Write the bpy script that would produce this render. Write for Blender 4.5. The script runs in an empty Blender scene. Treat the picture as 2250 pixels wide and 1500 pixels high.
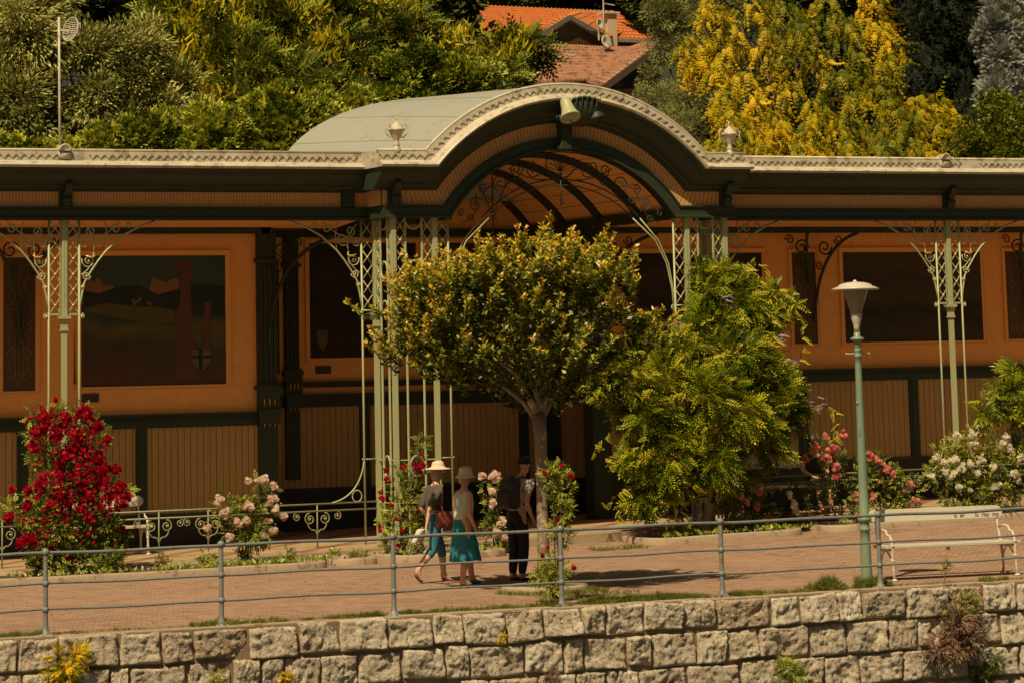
import bpy, math, random
import numpy as np
from mathutils import Vector, Matrix, noise as mnoise
R=math.radians; PI=math.pi
C=bpy.context.scene.collection
# ------------------------------------------------------------------ camera, sky, sun, exposure
RM=np.array([[0.90372105,-0.42750749,-0.02292616],[0.04924192,0.15699064,-0.98637172],[0.42528049,0.89027596,0.16292704]])
H=2.85
F,CX,CY=7000.,1125.,-321.5
cam=bpy.data.cameras.new('camera'); co=bpy.data.objects.new('camera',cam); C.objects.link(co)
cam.sensor_width=36; cam.lens=36*F/2250; cam.shift_y=-(750-CY)/2250; cam.clip_end=3000; cam.clip_start=.5
r,u,b=RM[0],-RM[1],-RM[2]
co.matrix_world=Matrix(((r[0],u[0],b[0],0),(r[1],u[1],b[1],0),(r[2],u[2],b[2],H),(0,0,0,1)))
bpy.context.scene.camera=co
SUN_EL=R(55.5); SD=(.74,.673)            # shadows fall this way on the ground
w=bpy.data.worlds.new('World'); bpy.context.scene.world=w; w.use_nodes=True
nt=w.node_tree; bg=nt.nodes['Background']
sky=nt.nodes.new('ShaderNodeTexSky'); sky.sky_type='NISHITA'; sky.sun_disc=False
sky.sun_elevation=SUN_EL; sky.sun_rotation=math.atan2(-SD[0],-SD[1]); sky.dust_density=3; sky.air_density=.8; sky.ozone_density=.5
mx=nt.nodes.new('ShaderNodeMix'); mx.data_type='RGBA'; mx.blend_type='MULTIPLY'; mx.inputs[0].default_value=1
mx.inputs[7].default_value=(.68,.56,.38,1)
nt.links.new(sky.outputs[0],mx.inputs[6]); nt.links.new(mx.outputs[2],bg.inputs[0]); bg.inputs[1].default_value=.05
sl=bpy.data.lights.new('sun','SUN'); sl.energy=5.0; sl.angle=R(.5); sl.color=(1,.83,.55)
so=bpy.data.objects.new('sun',sl); C.objects.link(so)
sv=Vector((SD[0]*math.cos(SUN_EL),SD[1]*math.cos(SUN_EL),-math.sin(SUN_EL)))
so.rotation_euler=sv.to_track_quat('-Z','Y').to_euler(); so.location=(0,0,60)
vs=bpy.context.scene.view_settings; vs.view_transform='Standard'; vs.look='None'; vs.exposure=0.12; vs.gamma=1
# ------------------------------------------------------------------ pixel (of the 2250 px photograph) -> place on the ground or on a plane of known depth
def ray(px,py): return RM.T@np.array([px-CX,py-CY,F])
def G(px,py,z=0):
    d=ray(px,py); t=(z-H)/d[2]; return d[0]*t,d[1]*t
def Y(px,py,y):
    d=ray(px,py); t=y/d[1]; return d[0]*t,d[2]*t+H
def zg(x,y):
    s=min(1,max(0,(y-40)/6.5)); s=s*s*(3-2*s); q=max(0,x-16); return s*(.0005*q*q+.008*q)
def zp(x): return .10+.018*max(-2,(x-15.5))
# ------------------------------------------------------------------ materials
def lin(c): return tuple(((v/255/12.92) if v<=10 else ((v/255+.055)/1.055)**2.4) for v in c)
def nodes(name):
    m=bpy.data.materials.new(name); m.use_nodes=True; n=m.node_tree.nodes; return m,n,m.node_tree.links,n['Principled BSDF']
def mixc(n,l,fac,a,b,blend='MIX'):
    k=n.new('ShaderNodeMix'); k.data_type='RGBA'; k.blend_type=blend
    for i,v in ((0,fac),(6,a),(7,b)):
        if isinstance(v,(int,float)): k.inputs[i].default_value=v
        elif isinstance(v,tuple): k.inputs[i].default_value=(*v[:3],1)
        else: l.new(v,k.inputs[i])
    return k.outputs[2]
def ramp(n,l,src,stops):
    k=n.new('ShaderNodeValToRGB'); e=k.color_ramp.elements
    while len(e)<len(stops): e.new(.5)
    for q,(p,c) in zip(e,stops):
        q.position=p; q.color=(*(c if isinstance(c,tuple) else (c,c,c)),1)
    l.new(src,k.inputs[0]); return k.outputs[0]
def ntex(n,l,scale,detail=6,rough=.6,vec=None,stretch=None):
    k=n.new('ShaderNodeTexNoise'); k.inputs['Scale'].default_value=scale; k.inputs['Detail'].default_value=detail; k.inputs['Roughness'].default_value=rough
    tc=n.new('ShaderNodeTexCoord'); o=vec or tc.outputs['Object']
    if stretch:
        mp=n.new('ShaderNodeMapping'); mp.inputs['Scale'].default_value=stretch; l.new(o,mp.inputs[0]); o=mp.outputs[0]
    l.new(o,k.inputs['Vector']); return k.outputs['Fac']
def bump(n,l,p,h,strength=.3,dist=.01):
    k=n.new('ShaderNodeBump'); k.inputs['Strength'].default_value=strength; k.inputs['Distance'].default_value=dist
    l.new(h,k.inputs['Height']); l.new(k.outputs[0],p.inputs['Normal'])
def paint(name,c,rough=.5,var=.25,scale=4,dirt=None,dirtamt=.35,metal=0,bmp=.15,spots=None,streak=(1,1,1)):
    m,n,l,p=nodes(name); p.inputs['Roughness'].default_value=rough; p.inputs['Metallic'].default_value=metal
    f=ntex(n,l,scale,stretch=streak)
    d=dirt or tuple(v*(1-var) for v in c)
    col=mixc(n,l,ramp(n,l,f,[(.35,0.),(.7,1.)]),c,tuple(a*(1-dirtamt)+b_*dirtamt for a,b_ in zip(c,d)))
    col=mixc(n,l,ramp(n,l,ntex(n,l,scale*9,3),[(.4,0.),(.65,1.)]),col,tuple(v*(1-var*.5) for v in c)) if var else col
    if spots:
        sc,cc,th=spots; col=mixc(n,l,ramp(n,l,ntex(n,l,sc,5,.7),[(th,0.),(th+.05,1.)]),col,cc)
    l.new(col,p.inputs['Base Color'])
    if bmp: bump(n,l,p,ntex(n,l,scale*12,4),bmp,.004)
    return m
M={}
M['beam']=paint('shade_darkened_sage',(.020,.032,.013),.6,.2,3)  # same sage paint, with the shade darkened into its colour
M['sage']=paint('sage_paint',(.38,.39,.20),.42,.18,3,spots=(14,(.24,.14,.06),.68))
M['orange']=paint('orange_plaster',(.88,.43,.125),.85,.25,.7,dirt=(.55,.22,.05),dirtamt=.45,bmp=.2)
M['band']=paint('orange_moulding',(.84,.42,.12),.8,.12,2)
M['cream']=paint('cream_board',(.45,.285,.105),.7,.28,2.2,streak=(3,3,.6))
M['frieze']=paint('frieze_board',(.62,.33,.11),.7,.22,2.2,streak=(3,3,.6))
M['ceil']=paint('ceiling_board',(.86,.42,.13),.7,.2,2)
M['zinc']=paint('painted_zinc',(.56,.50,.37),.55,.3,3,dirt=(.24,.18,.11),dirtamt=.6,spots=(6,(.30,.25,.17),.545),streak=(1,1,.4))
M['roofz']=paint('grey_roof_sheet',(.34,.335,.275),.5,.12,.8,spots=(2.3,(.28,.27,.21),.6),streak=(.5,2,1))
M['sage2']=paint('dull_green_paint',(.24,.25,.13),.5,.25,5,spots=(16,(.16,.09,.04),.62))
M['gold']=paint('gilding',(.72,.40,.10),.35,.2,8,metal=.4,bmp=0)
M['white']=paint('white_paint',(.53,.48,.37),.45,.15,3,spots=(9,(.5,.36,.2),.72))
M['fence']=paint('grey_blue_paint',(.18,.195,.18),.5,.3,6,spots=(11,(.20,.085,.035),.57),bmp=.4)
M['lampgreen']=paint('lamp_green_paint',(.19,.25,.165),.45,.2,3,spots=(5,(.28,.31,.2),.62),streak=(1,1,.5))
M['kerb']=paint('kerb_concrete',(.36,.27,.175),.9,.35,3,spots=(3,(.20,.14,.085),.56),bmp=.6)
M['black']=paint('black_base',(.018,.018,.012),.6,.3,3)
M['soil']=paint('soil',(.07,.045,.025),.95,.5,5,bmp=1)
M['mortar']=paint('mortar',(.22,.155,.09),.95,.4,4,bmp=.8)
M['bark']=paint('bark',(.26,.19,.125),.85,.5,7,spots=(6,(.45,.34,.24),.55),bmp=.8,streak=(2,2,.5))
M['bark2']=paint('dark_bark',(.12,.08,.05),.9,.5,7,bmp=.8,streak=(2,2,.4))
M['plaque']=paint('dark_plaque',(.035,.028,.02),.5,.3,6)
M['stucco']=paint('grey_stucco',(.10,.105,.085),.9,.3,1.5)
M['wood']=paint('brown_timber',(.10,.06,.035),.8,.3,4)
M['ochre']=paint('ochre_wall',(.5,.30,.10),.9,.2,1)
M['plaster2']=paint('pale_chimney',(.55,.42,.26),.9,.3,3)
M['ink']=paint('faded_lettering',(.10,.065,.04),.8,.1,8,bmp=0)
M['sticker']=paint('blue_sticker',(.03,.35,.5),.4,.05,8,bmp=0)
def paving():
    m,n,l,p=nodes('block_paving'); p.inputs['Roughness'].default_value=.85
    tc=n.new('ShaderNodeTexCoord'); mp=n.new('ShaderNodeMapping'); mp.inputs['Rotation'].default_value=(0,0,R(38)); l.new(tc.outputs['Object'],mp.inputs[0])
    # warp a little so courses are never ruler-straight
    nz=n.new('ShaderNodeTexNoise'); nz.inputs['Scale'].default_value=1.1; l.new(mp.outputs[0],nz.inputs['Vector'])
    ad=n.new('ShaderNodeVectorMath'); ad.operation='MULTIPLY_ADD'; l.new(nz.outputs['Color'],ad.inputs[0]); ad.inputs[1].default_value=(.09,.09,0); l.new(mp.outputs[0],ad.inputs[2])
    br=n.new('ShaderNodeTexBrick'); l.new(ad.outputs[0],br.inputs['Vector']); br.inputs['Scale'].default_value=1
    br.inputs['Brick Width'].default_value=.2; br.inputs['Row Height'].default_value=.1; br.inputs['Mortar Size'].default_value=.010; br.inputs['Mortar Smooth'].default_value=.4
    br.inputs['Color1'].default_value=(.42,.25,.155,1); br.inputs['Color2'].default_value=(.22,.125,.078,1); br.inputs['Mortar'].default_value=(.12,.078,.05,1); br.offset=.5
    c=mixc(n,l,ramp(n,l,ntex(n,l,.5,6,.65),[(.38,0.),(.66,.7)]),br.outputs['Color'],(.36,.225,.135))
    c=mixc(n,l,ramp(n,l,ntex(n,l,9,5,.7),[(.5,0.),(.72,.65)]),c,(.18,.115,.072)); c=mixc(n,l,ramp(n,l,ntex(n,l,1.6,7,.75,stretch=(.6,1.6,1)),[(.5,0.),(.68,.45)]),c,(.16,.10,.065))
    l.new(c,p.inputs['Base Color']); h=mixc(n,l,.5,br.outputs['Fac'],ntex(n,l,30,5),'SUBTRACT')
    inv=n.new('ShaderNodeInvert'); l.new(h,inv.inputs[1]); bump(n,l,p,inv.outputs[0],.7,.012); return m
M['paving']=paving()
def terrazzo():
    m,n,l,p=nodes('arcade_floor'); p.inputs['Roughness'].default_value=.6
    tc=n.new('ShaderNodeTexCoord'); mp=n.new('ShaderNodeMapping'); mp.inputs['Rotation'].default_value=(0,0,R(45)); l.new(tc.outputs['Object'],mp.inputs[0])
    wv=n.new('ShaderNodeTexWave'); wv.inputs['Scale'].default_value=.28; wv.inputs['Distortion'].default_value=0; l.new(mp.outputs[0],wv.inputs['Vector'])
    c=mixc(n,l,ramp(n,l,wv.outputs['Fac'],[(.86,0.),(.88,1.)]),(.40,.28,.15),(.25,.11,.06))
    c=mixc(n,l,ramp(n,l,ntex(n,l,2,6),[(.4,0.),(.7,.6)]),c,(.28,.19,.105)); l.new(c,p.inputs['Base Color']); return m
M['floor']=terrazzo()
def stone():
    m,n,l,p=nodes('rough_granite'); p.inputs['Roughness'].default_value=.92
    a=n.new('ShaderNodeAttribute'); a.attribute_name='tone'
    base=ramp(n,l,a.outputs['Fac'],[(0.,(.24,.175,.11)),(.2,(.42,.33,.22)),(.4,(.62,.54,.40)),(.55,(.42,.31,.19)),(.74,(.70,.62,.47)),(.80,(.30,.15,.055)),(.89,(.25,.12,.09)),(.95,(.22,.175,.11))])
    c=mixc(n,l,ramp(n,l,ntex(n,l,4,8,.7),[(.38,0.),(.60,.85)]),base,(.25,.155,.085))
    c=mixc(n,l,ramp(n,l,ntex(n,l,60,4,.7),[(.42,0.),(.62,.75)]),c,(.74,.66,.50))
    c=mixc(n,l,ramp(n,l,ntex(n,l,13,6,.75),[(.55,0.),(.62,.9)]),c,(.085,.06,.036))
    l.new(c,p.inputs['Base Color']); bump(n,l,p,ntex(n,l,34,9,.75),1.,.03); return m
M['stone']=stone()
def tiles(name,c1,c2,sx=.24,sy=.36):
    m,n,l,p=nodes(name); p.inputs['Roughness'].default_value=.8
    br=n.new('ShaderNodeTexBrick'); tc=n.new('ShaderNodeTexCoord'); l.new(tc.outputs['UV'],br.inputs['Vector']); br.inputs['Scale'].default_value=1; br.offset=0
    br.inputs['Brick Width'].default_value=sx; br.inputs['Row Height'].default_value=sy; br.inputs['Mortar Size'].default_value=.022; br.inputs['Mortar Smooth'].default_value=1
    br.inputs['Color1'].default_value=(*c1,1); br.inputs['Color2'].default_value=(*c2,1); br.inputs['Mortar'].default_value=(c2[0]*.5,c2[1]*.45,c2[2]*.4,1)
    c=mixc(n,l,ramp(n,l,ntex(n,l,2.5,6,.7),[(.45,0.),(.7,.8)]),br.outputs['Color'],tuple(v*.55 for v in c2)); l.new(c,p.inputs['Base Color'])
    inv=n.new('ShaderNodeInvert'); l.new(br.outputs['Fac'],inv.inputs[1]); bump(n,l,p,inv.outputs[0],1,.06); return m
M['tileA']=tiles('orange_tiles',(.62,.22,.055),(.50,.145,.03)); M['tileB']=tiles('weathered_tiles',(.52,.25,.125),(.33,.12,.06))
def leafmat(name,stops,rough=.45,trans=.3,tipc=None,spec=.15):
    trans*=.6 if 'petal' not in name else 1.8
    m,n,l,p=nodes(name); p.inputs['Roughness'].default_value=rough; p.inputs['Specular IOR Level'].default_value=(.45 if name in('tree_leaf','ivy_leaf') else spec)
    a=n.new('ShaderNodeAttribute'); a.attribute_name='tone'; c=ramp(n,l,a.outputs['Fac'],stops)
    if tipc:
        t=n.new('ShaderNodeAttribute'); t.attribute_name='tip'; c=mixc(n,l,t.outputs['Fac'],c,tipc)
    l.new(c,p.inputs['Base Color'])
    tr=n.new('ShaderNodeBsdfTranslucent'); l.new(c,tr.inputs[0]); ms=n.new('ShaderNodeMixShader'); ms.inputs[0].default_value=trans
    l.new(p.outputs[0],ms.inputs[1]); l.new(tr.outputs[0],ms.inputs[2]); l.new(ms.outputs[0],n['Material Output'].inputs[0]); return m
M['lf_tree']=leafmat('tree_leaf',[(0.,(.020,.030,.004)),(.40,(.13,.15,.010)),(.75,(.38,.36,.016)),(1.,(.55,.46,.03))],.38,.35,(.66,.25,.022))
M['lf_wist']=leafmat('wisteria_leaf',[(0.,(.018,.035,.004)),(.4,(.12,.17,.010)),(.8,(.32,.34,.014)),(1.,(.52,.46,.03))],.45,.4)
M['lf_rose']=leafmat('rose_leaf',[(0.,(.020,.035,.006)),(.5,(.12,.15,.020)),(1.,(.38,.38,.05))],.55,.3)
M['lf_ivy']=leafmat('ivy_leaf',[(0.,(.016,.028,.003)),(.4,(.13,.17,.010)),(1.,(.60,.58,.06))],.35,.35)
M['lf_koel']=leafmat('pinnate_leaf',[(0.,(.016,.028,.005)),(.45,(.12,.15,.015)),(1.,(.40,.40,.05))],.45,.35)
M['lf_grey']=leafmat('narrow_leaf',[(0.,(.022,.030,.007)),(.45,(.18,.19,.035)),(1.,(.62,.56,.17))],.45,.35)
M['lf_birch']=leafmat('fine_leaf',[(0.,(.07,.085,.02)),(.6,(.18,.19,.05)),(1.,(.30,.28,.09))],.5,.3)
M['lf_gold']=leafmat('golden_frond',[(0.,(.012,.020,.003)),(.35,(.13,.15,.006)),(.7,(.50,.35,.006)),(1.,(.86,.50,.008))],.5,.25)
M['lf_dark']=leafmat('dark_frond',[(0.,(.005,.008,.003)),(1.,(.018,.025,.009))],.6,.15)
M['lf_blue']=leafmat('blue_needle',[(0.,(.14,.16,.13)),(1.,(.42,.42,.35))],.6,.15)
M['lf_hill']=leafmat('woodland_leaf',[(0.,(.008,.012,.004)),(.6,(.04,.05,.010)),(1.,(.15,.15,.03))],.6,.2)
M['yellow']=leafmat('yellow_blossom',[(0.,(.28,.25,.010)),(1.,(.70,.55,.015))],.7,.3)
M['red']=leafmat('crimson_petal',[(0.,(.38,.004,.025)),(.7,(.68,.008,.055)),(1.,(.85,.08,.15))],.55,.2)
M['pink']=leafmat('pale_pink_petal',[(0.,(.88,.66,.54)),(1.,(.96,.86,.76))],.6,.2)
M['rosy']=leafmat('rose_pink_petal',[(0.,(.80,.28,.25)),(1.,(.92,.55,.46))],.6,.2)
M['wrose']=leafmat('white_petal',[(0.,(.88,.82,.66)),(1.,(.97,.94,.84))],.6,.2)
M['lilac']=leafmat('lilac_petal',[(0.,(.30,.20,.32)),(1.,(.5,.36,.42))],.6,.2)
M['grass']=leafmat('grass_blade',[(0.,(.05,.08,.012)),(1.,(.22,.22,.04))],.6,.3)
M['dry']=leafmat('dry_stem',[(0.,(.16,.085,.05)),(1.,(.30,.19,.12))],.8,.1)
def mural(name,sky_,hills,seed):
    m,n,l,p=nodes(name); p.inputs['Roughness'].default_value=.8
    tc=n.new('ShaderNodeTexCoord'); sp=n.new('ShaderNodeSeparateXYZ'); l.new(tc.outputs['Generated'],sp.inputs[0])
    mp=n.new('ShaderNodeMapping'); mp.inputs['Location'].default_value=(seed,seed,0); mp.inputs['Scale'].default_value=(2.2,1,3.2); l.new(tc.outputs['Generated'],mp.inputs[0])
    nz=n.new('ShaderNodeTexNoise'); nz.inputs['Scale'].default_value=1.6; nz.inputs['Detail'].default_value=5; l.new(mp.outputs[0],nz.inputs['Vector'])
    ma=n.new('ShaderNodeMath'); ma.operation='MULTIPLY_ADD'; l.new(nz.outputs['Fac'],ma.inputs[0]); ma.inputs[1].default_value=.55; l.new(sp.outputs['Z'],ma.inputs[2])
    c=ramp(n,l,ma.outputs[0],hills); l.new(c,p.inputs['Base Color']); return m
M['mural']=mural('mural_paint',0,[(0.,(.045,.022,.014)),(.35,(.07,.036,.018)),(.55,(.04,.042,.016)),(.72,(.09,.075,.02)),(.86,(.018,.034,.026)),(.95,(.07,.07,.04)),(1.,(.03,.055,.045))],0)
M['mural2']=mural('mural_paint_dark',0,[(0.,(.012,.010,.008)),(.5,(.03,.02,.012)),(.8,(.015,.012,.009)),(1.,(.045,.03,.015)),(1.2,(.02,.016,.012))],3)
M['mural3']=mural('mural_paint_valley',0,[(0.,(.010,.010,.007)),(.4,(.035,.03,.012)),(.6,(.012,.012,.008)),(.8,(.05,.04,.016)),(1.0,(.03,.022,.012)),(1.2,(.05,.035,.018))],7)
M['m_rock']=paint('mural_rock',(.11,.042,.024),.8,.5,9,bmp=0,streak=(4,1,.6)); M['m_snow']=paint('mural_snow',(.21,.10,.045),.8,.3,8,bmp=0)
M['m_hill']=paint('mural_hill',(.012,.022,.016),.8,.3,5,bmp=0); M['m_meadow']=paint('mural_meadow',(.085,.075,.018),.8,.4,4,bmp=0); M['m_pale']=paint('mural_pale',(.14,.10,.065),.8,.3,8,bmp=0)
M['m_panel']=paint('ornament_ground',(.085,.055,.026),.8,.25,4,bmp=0); M['m_orn']=paint('ornament_line',(.20,.115,.05),.8,.2,6,bmp=0)
# ------------------------------------------------------------------ mesh helpers
class MB:
    def __init__(s): s.v=[]; s.f=[]
    def add(s,v,f): o=len(s.v); s.v+=[tuple(map(float,q)) for q in v]; s.f+=[tuple(i+o for i in q) for q in f]; return s
    def box(s,x0,x1,y0,y1,z0,z1):
        return s.add([(x0,y0,z0),(x1,y0,z0),(x1,y1,z0),(x0,y1,z0),(x0,y0,z1),(x1,y0,z1),(x1,y1,z1),(x0,y1,z1)],
                     [(0,3,2,1),(4,5,6,7),(0,1,5,4),(1,2,6,5),(2,3,7,6),(3,0,4,7)])
    def cb(s,c,d): return s.box(c[0]-d[0]/2,c[0]+d[0]/2,c[1]-d[1]/2,c[1]+d[1]/2,c[2]-d[2]/2,c[2]+d[2]/2)
    def tube(s,pts,r,n=6,cap=True):
        P=[Vector(p) for p in pts]; k=len(P); rr=r if isinstance(r,(list,tuple)) else [r]*k
        ref=None; vs_=[]
        for i in range(k):
            t=(P[min(i+1,k-1)]-P[max(i-1,0)]); t=t.normalized() if t.length>1e-9 else Vector((0,0,1))
            if ref is None: ref=Vector((0,1,0)) if abs(t.y)<.9 else Vector((1,0,0))
            a=(ref-t*ref.dot(t)).normalized(); b_=t.cross(a); ref=a
            for j in range(n):
                an=2*PI*(j+.5)/n; vs_.append(P[i]+(a*math.cos(an)+b_*math.sin(an))*rr[i])
        f=[(i*n+j,i*n+(j+1)%n,(i+1)*n+(j+1)%n,(i+1)*n+j) for i in range(k-1) for j in range(n)]
        if cap: f+=[tuple(range(n-1,-1,-1)),tuple((k-1)*n+j for j in range(n))]
        return s.add(vs_,f)
    def lathe(s,c,prof,n=16,sx=1,sy=1):
        k=len(prof); v=[(c[0]+r_*sx*math.cos(2*PI*j/n),c[1]+r_*sy*math.sin(2*PI*j/n),c[2]+z) for r_,z in prof for j in range(n)]
        f=[(i*n+j,i*n+(j+1)%n,(i+1)*n+(j+1)%n,(i+1)*n+j) for i in range(k-1) for j in range(n)]
        return s.add(v,f+[tuple(range(n-1,-1,-1)),tuple((k-1)*n+j for j in range(n))])
    def ball(s,c,r_,n=8,sz=1): return s.lathe(c,[(max(r_*math.sin(PI*i/6),1e-4),-r_*sz*math.cos(PI*i/6)) for i in range(7)],n)
    def prism(s,poly,y0,y1):      # poly in x,z
        k=len(poly); v=[(x,y0,z) for x,z in poly]+[(x,y1,z) for x,z in poly]
        return s.add(v,[tuple(range(k)),tuple(range(2*k-1,k-1,-1))]+[(i,i+k,(i+1)%k+k,(i+1)%k) for i in range(k)])
    def sweep(s,rows,closed=True):   # rows of equal length
        k=len(rows[0]); f=[]
        for i in range(len(rows)-1):
            for j in range(k if closed else k-1): f.append((i*k+j,(i+1)*k+j,(i+1)*k+(j+1)%k,i*k+(j+1)%k))
        if closed: f+=[tuple(range(k)),tuple((len(rows)-1)*k+j for j in range(k-1,-1,-1))]
        return s.add([p for r_ in rows for p in r_],f)
    def build(s,name,mat,parent=None,smooth=False,bevel=0):
        me=bpy.data.meshes.new(name); off=Vector((0,0,0))
        if parent is not None:
            off=parent.get('_o',None); off=Vector(off) if off is not None else Vector((0,0,0))
        me.from_pydata([(a-off.x,b_-off.y,c-off.z) for a,b_,c in s.v],[],s.f)
        if not isinstance(mat,(list,tuple)): mat=[mat]
        for m in mat: me.materials.append(m)
        o=bpy.data.objects.new(name,me); C.objects.link(o); o.parent=parent
        if parent is not None: o['_o']=tuple(off)
        if smooth: me.polygons.foreach_set('use_smooth',[True]*len(me.polygons))
        if bevel:
            md=o.modifiers.new('bevel','BEVEL'); md.width=bevel; md.segments=2; md.limit_method='ANGLE'
        return o
def tag(o,label=None,cat=None,group=None,kind=None):
    if label: o['label']=label
    if cat: o['category']=cat
    if group: o['group']=group
    if kind: o['kind']=kind
    return o
def empty(name,loc,label,cat,group=None):
    o=bpy.data.objects.new(name,None); C.objects.link(o); o.location=loc; o.empty_display_size=.2; o['_o']=tuple(loc)
    return tag(o,label,cat,group)
def copy_tree(o,parent=None):
    c=o.copy(); C.objects.link(c); c.parent=parent
    for ch in list(o.children): copy_tree(ch,c)
    return c
def spiral(cx,cz,r0,a0,turns,y=0,sgn=1,n=16,r1=.22):
    return [(cx+(r0*(1-(1-r1)*i/n))*math.cos(a0+sgn*2*PI*turns*i/n),y,cz+(r0*(1-(1-r1)*i/n))*math.sin(a0+sgn*2*PI*turns*i/n)) for i in range(n+1)]
def bez(p0,p1,p2,n=8): return [tuple(a*(1-t)**2+2*b_*t*(1-t)+c*t*t for a,b_,c in zip(p0,p1,p2)) for t in [i/n for i in range(n+1)]]
# ------------------------------------------------------------------ foliage helpers
def npmesh(name,co_,quads,attrs,mat,parent,off=(0,0,0)):
    me=bpy.data.meshes.new(name); nv=len(co_); nf=len(quads); co_=np.asarray(co_,dtype=np.float32)-np.array(off,dtype=np.float32)
    me.vertices.add(nv); me.vertices.foreach_set('co',co_.ravel())
    me.loops.add(nf*4); me.loops.foreach_set('vertex_index',np.asarray(quads,dtype=np.int32).ravel())
    me.polygons.add(nf); me.polygons.foreach_set('loop_start',np.arange(nf,dtype=np.int32)*4)
    me.update(calc_edges=True)
    for k,a in attrs.items():
        at=me.attributes.new(k,'FLOAT','POINT'); at.data.foreach_set('value',np.asarray(a,dtype=np.float32))
    me.materials.append(mat); o=bpy.data.objects.new(name,me); C.objects.link(o); o.parent=parent
    if parent is not None: o['_o']=tuple(off)
    return o
def unit(a): return a/np.maximum(np.linalg.norm(a,axis=1,keepdims=True),1e-9)
def scatter(name,tpl,pos,dirs,scale,tone,mat,parent,rng,tipx=None):
    tv,tq,tt=tpl; n=len(pos); k=len(tv)
    X=unit(dirs); up=rng.normal(size=(n,3))*.55+np.array([-.25,-.45,.8]); Z=unit(up-X*np.sum(up*X,1,keepdims=True)); Yv=np.cross(Z,X)
    V=pos[:,None,:]+scale[:,None,None]*(tv[None,:,0:1]*X[:,None,:]+tv[None,:,1:2]*Yv[:,None,:]+tv[None,:,2:3]*Z[:,None,:])
    Q=tq[None]+(np.arange(n)*k)[:,None,None]
    tn=np.clip(tone[:,None]+tt[None,:]*.25+rng.normal(size=(n,k))*.03,0,1)
    at={'tone':tn.ravel()}
    if tipx is not None: at['tip']=np.repeat(np.clip(tipx,0,1),k)
    off=parent.get('_o',(0,0,0)) if parent is not None else (0,0,0)
    return npmesh(name,V.reshape(-1,3),Q.reshape(-1,4),at,mat,parent,tuple(off))
def T(leaves):   # leaves: (x,y,z, angle, length, width, droop)
    v=[];q=[];t=[]
    for (x,y,z,a,L,W,d) in leaves:
        c,s_=math.cos(a),math.sin(a); o=len(v)
        for (lx,ly,lz) in ((0,0,0),(L*.45,-W/2,-d*.3*L+W*.12),(L,0,-d*L),(L*.45,W/2,-d*.3*L+W*.12)):
            v.append((x+lx*c-ly*s_,y+lx*s_+ly*c,z+lz)); 
        q.append((o,o+1,o+2,o+3)); t+=[0,0,.3,0]
    return np.array(v),np.array(q),np.array(t)
TL_single=T([(0,0,0,0,1,.5,.15)])
TL_pair=T([(0,0,0,.5,1,.5,.1),(0,0,0,-.6,.9,.5,.2),(.1,0,.05,.05,.8,.45,-.2)])
TL_pin=T([(i*.14,0,-.02*i*i,s_*(1.05-.05*i),.36-.02*abs(i-2),.13,.25) for i in range(6) for s_ in (-1,1)]+[(.84,0,-.6,0,.3,.13,.3)])
TL_rose=T([(i*.25,0,-.03*i,s_*1.0,.34,.22,.15) for i in range(1,3) for s_ in (-1,1)]+[(.7,0,-.1,0,.38,.26,.2)])
TL_frond=T([(i*.13,0,-.09*i*i*.35,s_*(.75-.03*i),.34-.025*i,.085,.45) for i in range(7) for s_ in (-1,1)]+[(i*.13,0,-.09*i*i*.35,0,.22,.07,.3) for i in range(7)])
TL_nar=T([(i*.2,0,-.05*i,s_*.8,.5,.11,.6) for i in range(4) for s_ in (-1,1)]+[(.8,0,-.2,0,.5,.11,.5)])
TL_long=T([(0,0,0,0,1,.27,.3)])
TL_need=T([(i*.12,0,0,s_*.8,.26,.07,-.1+.2*(i%2)) for i in range(8) for s_ in (-1,1,0)])
def bloom():
    lv=[]; v=[];q=[];t=[]
    for rg,(n_,r0,r1,z0,z1) in enumerate(((4,.10,.30,.10,.52),(5,.12,.52,.0,.48),(7,.10,.62,-.1,.22),(7,.08,.60,-.15,-.05))):
        for i in range(n_):
            a=2*PI*(i+.5*rg)/n_; da=1.15*PI/n_; o=len(v)
            for rr,zz,w_ in ((r0,z0,.5),(r1*.95,(z0+z1)/2,1.),(r1,z1,.9)):
                for s_ in (-1,1): v.append((zz,rr*math.cos(a+s_*da*w_),rr*math.sin(a+s_*da*w_)))
            q+=[(o,o+1,o+3,o+2),(o+2,o+3,o+5,o+4)]; t+=[-.5,-.5,.1,.1,.9,.9]
    return np.array(v),np.array(q),np.array(t)
TL_bloom=bloom()
TL_blade=T([(0,0,0,a,1,.07,-.2+d) for a,d in ((0,0),(.5,.3),(-.5,.25),(.25,-.3),(-.3,.1))])
TL_flower=T([(i*.11,0,0,s_*.8,.17-.011*i,.11,sg) for i in range(9) for s_ in (-1,1) for sg in (-.5,.5)])
TOCAM=np.array([-.42,-.9,-.05]); TOCAM/=np.linalg.norm(TOCAM)
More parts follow.
